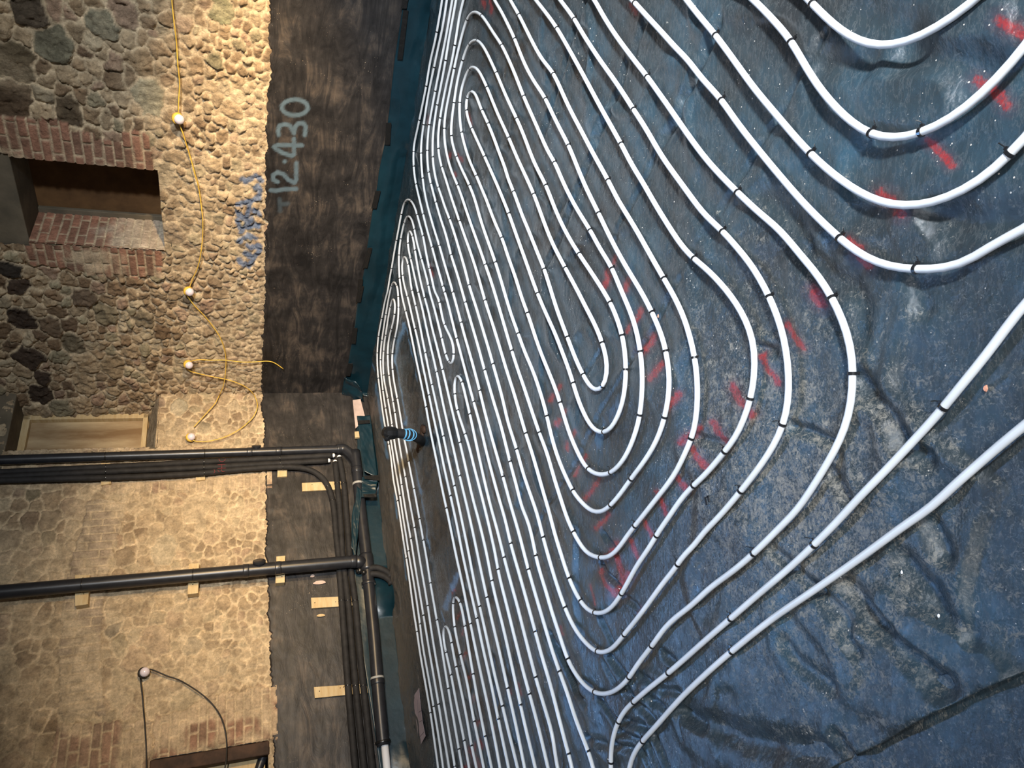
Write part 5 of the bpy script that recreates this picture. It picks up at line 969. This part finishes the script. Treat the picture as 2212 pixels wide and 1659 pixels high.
# horizontal drain along the foot of the wall
hd = [(766, 975), (769, 995), (773, 1039), (781, 1118), (789, 1171), (794, 1214), (796, 1240), (802, 1299), (810, 1379), (815, 1458), (821, 1537), (828, 1611)]
w = wpath(PB, hd, .11); zl = np.interp(np.arange(len(w)), [0, len(w) - 1], [w[4, 2], w[-1, 2]]); w[:, 2] = zl * .5 + w[:, 2] * .5
r = empty('drain_pipe', w[0]); tag(r, 'long black drain pipe lying along the foot of the left-hand wall', 'drain pipe')
MB().tube(w, .052, 24).build('pipe', MAT['drain'], r)
e1 = np.vstack([w_s1[-1] + up * .05, w_s1[-1] - up * .02, (w_s1[-1] + w[3]) / 2 - up * .03, w[3], w[6]]); MB().tube(catmull(e1, .012), .052, 24).build('elbow', MAT['drain'], r)
k = nearest(w, 794, 1216); m = MB(); ring(m, w, k, .062, .16, 24); ring(m, w, min(k + 6, len(w) - 1), .064, .03, 24); m.tube([w_s2[-1] + up * .02, w[k] + up * .02], .055, 20); m.build('junction', MAT['drain'], r)
for (x, y) in [(817, 1475), (771, 1012)]:
    m = MB(); ring(m, w, nearest(w, x, y), .057, .05, 24); m.build('socket', MAT['drain'], r)
m = MB(); ring(m, w, len(w) - 2, .062, .02, 24); m.build('end_collar', MAT['tape'], r)
for (x, y) in [(774, 1042), (815, 1466)]:
    k = nearest(w, x, y); m = MB(); ring(m, w, k, .0565, .022, 24); m.box(w[k] - nB * .07, dB * .010, nB * .03, up * .006); tag(m.build('pipe_clip', MAT['band'], r), 'grey pipe clip')
m = MB(); k = nearest(w, 794, 1228)
for q in range(7):
    c = w[k] + np.array([rt.uniform(-.05, .05), rt.uniform(-.05, .03), rt.uniform(.02, .075)]); m.lathe(c, [rt.uniform(-1, 1), rt.uniform(-1, 1), rt.uniform(-1, 1)], [(0, .012), (.006, .024), (.03, .022), (.04, .010)], 9)
m.build('tape_wrap', MAT['tape'], r)
# white waste pipe coming out of its end
dd = w[-2] - w[-12]; dd /= np.linalg.norm(dd); w = np.array([w[-2] + dd * q for q in (0, .25, .5, .8)]) - up * .012
o = MB().tube(w, .030, 18).build('waste_pipe', MAT['white']); tag(o, 'short white waste pipe coming out of the end of the black drain', 'pipe')

# lagged pipes
def lagged(pts, off, R, label, ties=(), end=None, text=None, group='black foam lagged pipes'):
    w = wpath(PB, pts, off)
    if pts[0][0] < -50: d = w[0] - w[4]; d /= np.linalg.norm(d); w = np.vstack([[w[0] + d * q for q in (.8, .6, .4, .2)], w])
    if pts[-1][1] > 1700: d = w[-1] - w[-5]; d /= np.linalg.norm(d); w = np.vstack([w, [w[-1] + d * q for q in (.2, .4, .6)]])
    r = empty('lagged_pipe', w[0]); tag(r, label, 'pipe', group)
    MB().tube(w, R * (1 + .03 * np.sin(np.arange(len(w)) * .7)), 16).build('foam_sleeve', MAT['lag'], r)
    if end:
        p = w[0 if end < 0 else -1]; q = w[1 if end < 0 else -2]; d = p - q; d /= np.linalg.norm(d)
        MB().lathe(p - d * .004, d, [(0, R * .72), (.018, R * .75), (.028, R * .6)], 14).build('end_cap', MAT['white'], r)['label'] = 'white pipe end'
    for (x, y) in ties:
        m = MB(); k = nearest(w, x, y); ring(m, w, k, R + .002, .008, 16); m.build('cable_tie', MAT['tie'], r)
    return r, w
vt = [(228, 1012), (440, 1003), (608, 995)]
lagged([(-60, 1022), (0, 1020), (250, 1008), (440, 998), (560, 992), (640, 988), (718, 984)], .080, .0280, 'upright black lagged pipe with white end, directly beside the corner soil stack', vt, 1)
lagged([(-60, 1033), (0, 1030), (250, 1018), (440, 1010), (560, 1003), (640, 999), (708, 995)], .080, .0280, 'upright black lagged pipe with white end, ending just short of its neighbour', vt, 1)
rr_, wr_ = lagged([(-60, 1041), (0, 1038), (150, 1034), (300, 1030), (440, 1022), (500, 1016), (580, 1010), (632, 1009), (664, 1013), (686, 1023), (702, 1039), (712, 1058), (720, 1090), (725, 1145), (731, 1198), (733, 1230), (738, 1299), (746, 1405), (754, 1511), (768, 1665), (776, 1745)], .080, .0280,
       'black lagged pipe that bends from upright to run along the left-hand wall', [(228, 1030), (440, 1022), (608, 1010), (717, 1046), (722, 1078), (738, 1296), (753, 1482)])
lagged([(724, 999), (728, 1039), (735, 1118), (740, 1198), (743, 1230), (752, 1299), (761, 1405), (771, 1511), (786, 1659), (795, 1745)], .080, .0280, 'black lagged pipe along the left-hand wall, middle one of the three', [(728, 1046), (752, 1296), (769, 1482)], -1)
lagged([(733, 989), (737, 1010), (742, 1039), (749, 1118), (755, 1198), (758, 1230), (767, 1299), (777, 1405), (788, 1511), (804, 1659), (813, 1745)], .080, .0280, 'black lagged pipe along the left-hand wall, lowest of the three, next the drain', [(742, 1046), (767, 1296), (785, 1482)], -1)
# red felt-pen marks on the foam
def pen(pts, off): m = MB(); m.tube(wpath(PB, pts, off, 3), .0022, 5); return m
m = MB()
for s in ([(470, 1012), (488, 1011)], [(470, 1004), (487, 1003)], [(479, 1012), (479, 1004)], [(473, 990), (473, 995), (478, 998), (485, 996), (487, 991)], [(462, 1014), (466, 1018), (462, 1022)], [(470, 1015), (474, 1020)], [(478, 1013), (480, 1020), (486, 1018)]): m.tube(wpath(PB, s, .1075, 2), .0022, 5)
m.build('pen_marking', MAT['redpen'], rr_)

# short lagged pair rising from the floor beside the junction
for (pts, lab) in [([(797, 1228), (812, 1226), (826, 1230), (838, 1237), (846, 1247)], 'short black lagged pipe arching from the junction to the floor, upper of two'), ([(800, 1240), (815, 1240), (830, 1245), (840, 1252), (848, 1262)], 'short black lagged pipe arching from the junction to the floor, lower of two')]:
    c = smooth_line(catmull(pts, 3), 2); offs = np.linspace(.12, .30, len(c)); w = np.array([PB.hit(a, b, .14) for a, b in c]); g = np.array(fl(*pts[-1])); w = w + np.linspace(0, 1, len(w))[:, None] * (g - w[-1])
    w[:, 2] = np.maximum(w[:, 2], .012); o = MB().tube(w, .028, 14).build('lagged_pipe_stub', MAT['lag']); tag(o, lab, 'pipe')
# black lagged stub standing in the bare patch of floor
g = fl(912, 962); c = smooth_line(catmull([(913, 955), (905, 948), (890, 941), (870, 937), (852, 936)], 3), 2)
hgt = np.linspace(0, 1, len(c)) ** .75 * .27; w = np.array([fl(a, b, h) for (a, b), h in zip(c, hgt)])
r = empty('pipe_stub', w[0]); tag(r, 'black lagged pipe stub sticking up from the floor with a taped end and blue cord', 'pipe')
MB().tube(w, .034, 16).build('foam_sleeve', MAT['lag'], r)
d = w[-1] - w[-4]; d /= np.linalg.norm(d); m = MB().lathe(w[-1] - d * .01, d, [(0, .036), (.02, .046), (.05, .049), (.085, .043), (.10, .02)], 9)
for q in range(6): m.lathe(w[-1] + d * rt.uniform(0, .07) + np.array([rt.uniform(-.03, .03) for _ in range(3)]), [rt.uniform(-1, 1) for _ in range(3)], [(0, .01), (.004, .022), (.02, .02), (.026, .008)], 7)
m.build('taped_end', MAT['tape'], r, False)
m = MB(); k = len(w) - 8
for q in range(3): ring(m, w, k - q * 2, .0375, .010, 16)
a = w[k - 3]; th = np.linspace(0, 2 * np.pi, 20); m.tube([a + np.array([.042 * math.cos(t), .02 * math.sin(t), .050 * math.sin(t)]) for t in th], .003, 6); m.build('blue_cord', MAT['bluecord'], r)
m = MB(); 
g0, g1 = fl(917, 922), fl(906, 972)
for q in range(16):
    t = q / 15; m.lathe(g0 * (1 - t) + g1 * t + np.array([rt.uniform(-.02, .02), rt.uniform(-.02, .02), rt.uniform(.0, .006)]), [0, 0, 1], [(0, .034), (.014, .028), (.022, .012)], 7)
tag(m.build('sealing_mastic', MAT['darkwood'], r), 'dark brown sealant heaped round the foot')

# ================================================================== TIMBER BLOCKS AND BATTENS
def timber(name, quad, off, th, label, cat, group=None, mat='pale', screws=()):
    c = [PB.hit(a, b, off + th) for a, b in quad]; nn = nB * th
    V = [p for p in c] + [p - nn for p in c]
    r = mesh(name, V, [(0, 1, 2, 3), (7, 6, 5, 4), (0, 4, 5, 1), (1, 5, 6, 2), (2, 6, 7, 3), (3, 7, 4, 0)], MAT[mat], None, False)
    b = r.modifiers.new('bevel', 'BEVEL'); b.width = .002; b.segments = 2
    tag(r, label, cat, group)
    for (x, y) in screws:
        p = PB.hit(x, y, off + th + .0015); m = MB().lathe(p, nB, [(0, .004), (.001, .004)], 10); m.build('screw', MAT['tie'], r)
    return r
timber('batten', [(652, 1043), (744, 1039), (746, 1056), (653, 1061)], .030, .020, 'pale timber batten behind the lagged pipes, just below their bend', 'batten', 'pale battens on the black coating', screws=[(674, 1047)])
timber('batten', [(672, 1291), (775, 1287), (776, 1307), (673, 1314)], .030, .020, 'pale timber batten behind the lagged pipes, below the lone soil stack', 'batten', 'pale battens on the black coating', screws=[(680, 1302), (725, 1300)])
timber('batten', [(678, 1484), (796, 1476), (799, 1496), (680, 1508)], .030, .020, 'pale timber batten behind the lagged pipes, nearest the edge of view', 'batten', 'pale battens on the black coating', screws=[(690, 1493), (735, 1486), (742, 1484)])
for q, lab, sc in [([(218, 1000), (238, 1000), (240, 1044), (218, 1048)], 'small timber block behind the lagged pipes, highest of three', [(231, 1034)]), ([(422, 1000), (443, 1000), (443, 1036), (423, 1038)], 'small timber block behind the lagged pipes, middle of three', [(436, 1028)]), ([(600, 1000), (620, 998), (620, 1029), (599, 1030)], 'small timber block behind the lagged pipes, lowest of three', []),
                   ([(162, 1242), (194, 1242), (190, 1305), (162, 1309)], 'timber block behind the lone soil stack, highest of three', [(181, 1283)]), ([(408, 1218), (430, 1216), (428, 1281), (405, 1284)], 'timber block behind the lone soil stack, middle of three', [(416, 1263)]), ([(597, 1202), (616, 1200), (615, 1258), (595, 1260)], 'timber block behind the lone soil stack, on the black coating', [(609, 1246)])]:
    timber('timber_block', q, .018, .082 if q[0][1] > 1100 else .030, lab, 'timber block', 'small timber blocks behind the pipes', screws=sc)
timber('timber_board', [(762, 864), (779, 862), (790, 905), (768, 925)], .06, .02, 'pinkish board standing in the corner behind the membrane', 'board', mat='pink')
timber('timber_block', [(766, 932), (782, 931), (784, 944), (767, 945)], .05, .03, 'small pale block at the corner with black tape beside it', 'timber block')

# membrane-wrapped upstand at the foot of the wall
def soft_box(name, q0, q1, off0, off1, seed, label=None, parent=None):
    """draped sheet over a low box along wall B; q0/q1: (top px, bottom px) at the two ends"""
    ns, nt = 60, 24; V = []
    for i in range(ns):
        s = i / (ns - 1); tp = np.array(q0[0]) * (1 - s) + np.array(q1[0]) * s; bt = np.array(q0[1]) * (1 - s) + np.array(q1[1]) * s
        a = PB.hit(*tp, off0); b = PB.hit(*tp, off1); c = PB.hit(*bt, off1); 
        for j in range(nt):
            t = j / (nt - 1)
            p = a * (1 - t / .3) + b * (t / .3) if t < .3 else b * (1 - (t - .3) / .7) + c * ((t - .3) / .7)
            k = fbm(np.array([i * .10]), np.array([t * 3.]), seed, 3)[0] - .5
            V.append(p + nB * .014 * k + up * .008 * k)
    o = mesh(name, np.array(V), grid_faces(ns, nt), MAT['teal'], parent); s_ = o.modifiers.new('t', 'SOLIDIFY'); s_.thickness = .003
    if label: tag(o, label, 'plastic sheet')
    return o
sb = soft_box('wrapped_upstand', ((771, 899), (800, 897)), ((786, 1018), (816, 1032)), .05, .20, 3, 'neat teal membrane parcel taped at both ends, standing by the wall corner')
for (a, b, c, d) in [((773, 908), (799, 907), (800, 914), (774, 916)), ((786, 1028), (818, 1026), (820, 1038), (788, 1034)), ((785, 1068), (812, 1066), (813, 1074), (787, 1074))]:
    P4 = [PB.hit(*k, .215) for k in (a, b, c, d)]; n = nB * .008
    mesh('tape', P4 + [p - n for p in P4], [(0, 1, 2, 3), (7, 6, 5, 4), (0, 4, 5, 1), (1, 5, 6, 2), (2, 6, 7, 3), (3, 7, 4, 0)], MAT['tape'], sb, False)
o = soft_box('membrane_fold', ((782, 1030), (817, 1034)), ((780, 1074), (810, 1072)), .06, .19, 8, 'dark teal folded flap of membrane beneath the taped parcel')
ov = soft_box('membrane_fold', ((771, 1050), (782, 1060)), ((759, 1180), (768, 1205)), .10, .17, 13, 'loose teal membrane strip twisted behind the drain below the bend')
# loose flap at the end of the right-hand upturn
c4 = [PA.hit(745, 812, .06), PA.hit(778, 835, .16), PA.hit(790, 873, .14), PA.hit(737, 855, .05)]
V = []
for i in range(16):
    for j in range(16):
        s, t = i / 15, j / 15; p = (c4[0] * (1 - s) + c4[1] * s) * (1 - t) + (c4[3] * (1 - s) + c4[2] * s) * t; k = fbm(np.array([s * 3]), np.array([t * 3]), 6, 3)[0] - .5; V.append(p + nA * .06 * k + up * .03 * k)
o = mesh('membrane_flap', np.array(V), grid_faces(16, 16), MAT['teal'], upA); s_ = o.modifiers.new('t', 'SOLIDIFY'); s_.thickness = .003

# ================================================================== FESTOON LAMPS
def lamp_head(root, pl, x, y, off, colr, Rb, part='lamp_holder'):
    p = pl.hit(x, y, off); dwn = np.array([0, 0, -1.0]); n = np.array([*pl.n, 0]); ax = n * .55 + dwn * .5 ; ax /= np.linalg.norm(ax)
    h = MB().lathe(p - ax * .035, ax, [(0, .012), (.004, .030), (.020, .040), (.034, .043), (.038, .040)], 20).build(part, colr, root)
    prof = [(Rb * (1 - math.cos(t)) - Rb * .6, Rb * math.sin(t)) for t in np.linspace(.7, math.pi - .01, 12)]
    b = MB().lathe(p, ax, prof, 20).build('bulb', MAT['bulb'], None); b.parent = h; b.matrix_parent_inverse = h.matrix_world.inverted()
    return h
def cable_on(root, runs, colr, R=.0042):
    for pl, pts, off in runs:
        c = smooth_line(catmull(pts, 5), 2); w = []
        for k, (a, b) in enumerate(c): w.append(pl.hit(a, b, off + .008 * math.sin(k * .35)))
        MB().tube(w, R, 8).build('cable', colr, root)
r = empty('festoon_lights', PA.hit(384, 258, .06)); tag(r, 'string of four small lamps on a yellow cable hung across the stone walls', 'string light')
cable_on(r, [(PA, [(368, -60), (371, 0), (375, 40), (381, 90), (384, 140), (388, 180), (386, 215), (385, 248)], .06), (PA, [(386, 266), (394, 285), (402, 310), (414, 350), (422, 380), (428, 400), (434, 440), (438, 480), (436, 530), (428, 575), (415, 605), (408, 625)], .06),
             (PA, [(405, 640), (420, 660), (445, 686), (462, 708), (474, 726), (482, 745), (487, 765), (488, 790), (486, 815), (482, 836), (474, 853)], .06),
             (PA, [(411, 781), (425, 777), (450, 778), (487, 778), (520, 782), (550, 782), (575, 780), (588, 781), (600, 788), (612, 797)], .065), (PA, [(402, 791), (406, 800), (425, 806), (460, 814), (490, 820), (515, 828), (537, 840), (549, 853)], .06),
             (PB, [(474, 853), (466, 870), (451, 887), (432, 908), (419, 922)], .06), (PB, [(549, 853), (556, 870), (555, 885), (546, 902), (530, 918), (505, 935), (480, 946), (450, 953), (420, 953), (412, 948)], .06)], MAT['yellow'])
for (pl, x, y) in [(PA, 384, 256), (PA, 407, 629), (PA, 406, 787), (PB, 411, 945)]: lamp_head(r, pl, x, y, .075, MAT['yellow'], .036)
r = empty('festoon_lights', PB.hit(310, 1453, .06)); tag(r, 'single small lamp on a black cable hanging above the opening with the dark post', 'string light')
cable_on(r, [(PB, [(303, 1465), (307, 1495), (310, 1530), (314, 1580), (316, 1620), (317, 1670)], .04), (PB, [(314, 1447), (322, 1445), (340, 1451), (360, 1460), (385, 1468), (410, 1482), (440, 1503), (462, 1525), (478, 1550), (487, 1580), (490, 1610), (489, 1640), (484, 1670)], .045)], MAT['cable'], .0055)
lamp_head(r, PB, 310, 1453, .065, MAT['cable'], .036)
# black pipe and pale strip inside the small opening
o = MB().tube([PB.hit(550, 1690, -.10), PB.hit(561, 1655, -.10), PB.hit(570, 1630, -.10), PB.hit(576, 1612, -.10)], .035, 14).build('black_duct', MAT['drain']); tag(o, 'black duct end inside the small opening at the edge of view', 'duct')
# paper pinned flat on the floor
pp = [(905, 1486), (908, 1520), (913, 1560), (919, 1590), (907, 1612), (903, 1590), (899, 1560), (895, 1530), (893, 1504)]
V = [fl(a, b, .012) for a, b in pp]; c = np.mean(V, 0); V = V + [v - up * .001 for v in V]; n = len(pp)
o = mesh('paper_sheet', V, [tuple(range(n)), tuple(range(2 * n - 1, n - 1, -1))] + [(i, i + n, (i + 1) % n + n, (i + 1) % n) for i in range(n)], MAT['paper'], None, False)
tag(o, 'creased pinkish sheet of paper lying on the floor beside the left-hand wall', 'paper')
m = MB()
for s in ([(904, 1539), (911, 1534)], [(904, 1595), (916, 1581)], [(902, 1512), (903, 1540), (905, 1560)], [(905, 1560), (912, 1556)]): m.tube([fl(a, b, .0128) for a, b in s], .0014, 4)
m.build('pencil_lines', MAT['ink'], o, False)
# loose bits on the floor
p = fl(1528, 1082, .006)
r = MB().box(p, (.011, .003, 0), (-.001, .004, 0), (0, 0, .006)).box(p + np.array([.008, -.010, 0]), (.009, .004, 0), (-.001, .003, 0), (0, 0, .005)).box(p + np.array([.012, -.004, .001]), (.002, .001, 0), (-.003, .008, 0), (0, 0, .004)).build('plastic_clip', MAT['tie'], None, False, .001)
tag(r, 'small broken black plastic clip lying on the membrane', 'clip')
def chip(x, y, sz, label, mat, cat='chip', z=.006):
    p = fl(x, y, z); V = []; n = 7
    for k in range(n): a = k / n * 2 * math.pi; V.append(p + np.array([math.cos(a) * sz * rt.uniform(.7, 1.2), math.sin(a) * sz * .55 * rt.uniform(.7, 1.2), 0]))
    V2 = [v * 1 + up * sz * rt.uniform(.3, .5) - (v - p) * .25 for v in V]
    o = mesh('chip', V + V2, [tuple(range(n - 1, -1, -1)), tuple(range(n, 2 * n))] + [(i, (i + 1) % n, (i + 1) % n + n, i + n) for i in range(n)], MAT[mat], None, False); tag(o, label, cat); return o
chip(2130, 838, .0075, 'terracotta chip lying alone on the membrane near the right edge', 'terracotta')
chip(1948, 1236, .0045, 'pale stone chip lying on a shiny blue patch of membrane', 'white')
chip(1764, 587, .006, 'pinkish chip leaning on the widest turning pipe', 'terracotta')
chip(1422, 683, .006, 'pinkish chip beside a cable tie on the pipe next to the hairpins', 'terracotta')
chip(2028, 1330, .0045, 'pale stone chip on the dusty grey part of the membrane', 'white')
for (x, y, s, w_, lab) in [(693, 1329, 12, 3.0, 'oval wood shaving stuck on the black coating below the middle batten'), (675, 1244, 6, 3, 'pale plaster scab on the black coating beside the lone soil stack'), (690, 1258, 18, 4, 'long whitish plaster smear on the black coating near the lone soil stack')]:
    V = [PB.hit(x + s * .75 * math.cos(a) * (1 + .15 * math.sin(3 * a)), y + w_ * math.sin(a) - .15 * s * math.cos(a) * .5, .044) for a in np.linspace(0, 2 * math.pi, 12, endpoint=False)]
    n = 12; V = V + [v - nB * .014 for v in V]
    o = mesh('plaster_scab', V, [tuple(range(n)), tuple(range(2 * n - 1, n - 1, -1))] + [(i, i + n, (i + 1) % n + n, (i + 1) % n) for i in range(n)], MAT['pale'] if 'wood' in lab else MAT['pink'], None, False); tag(o, lab, 'scrap')
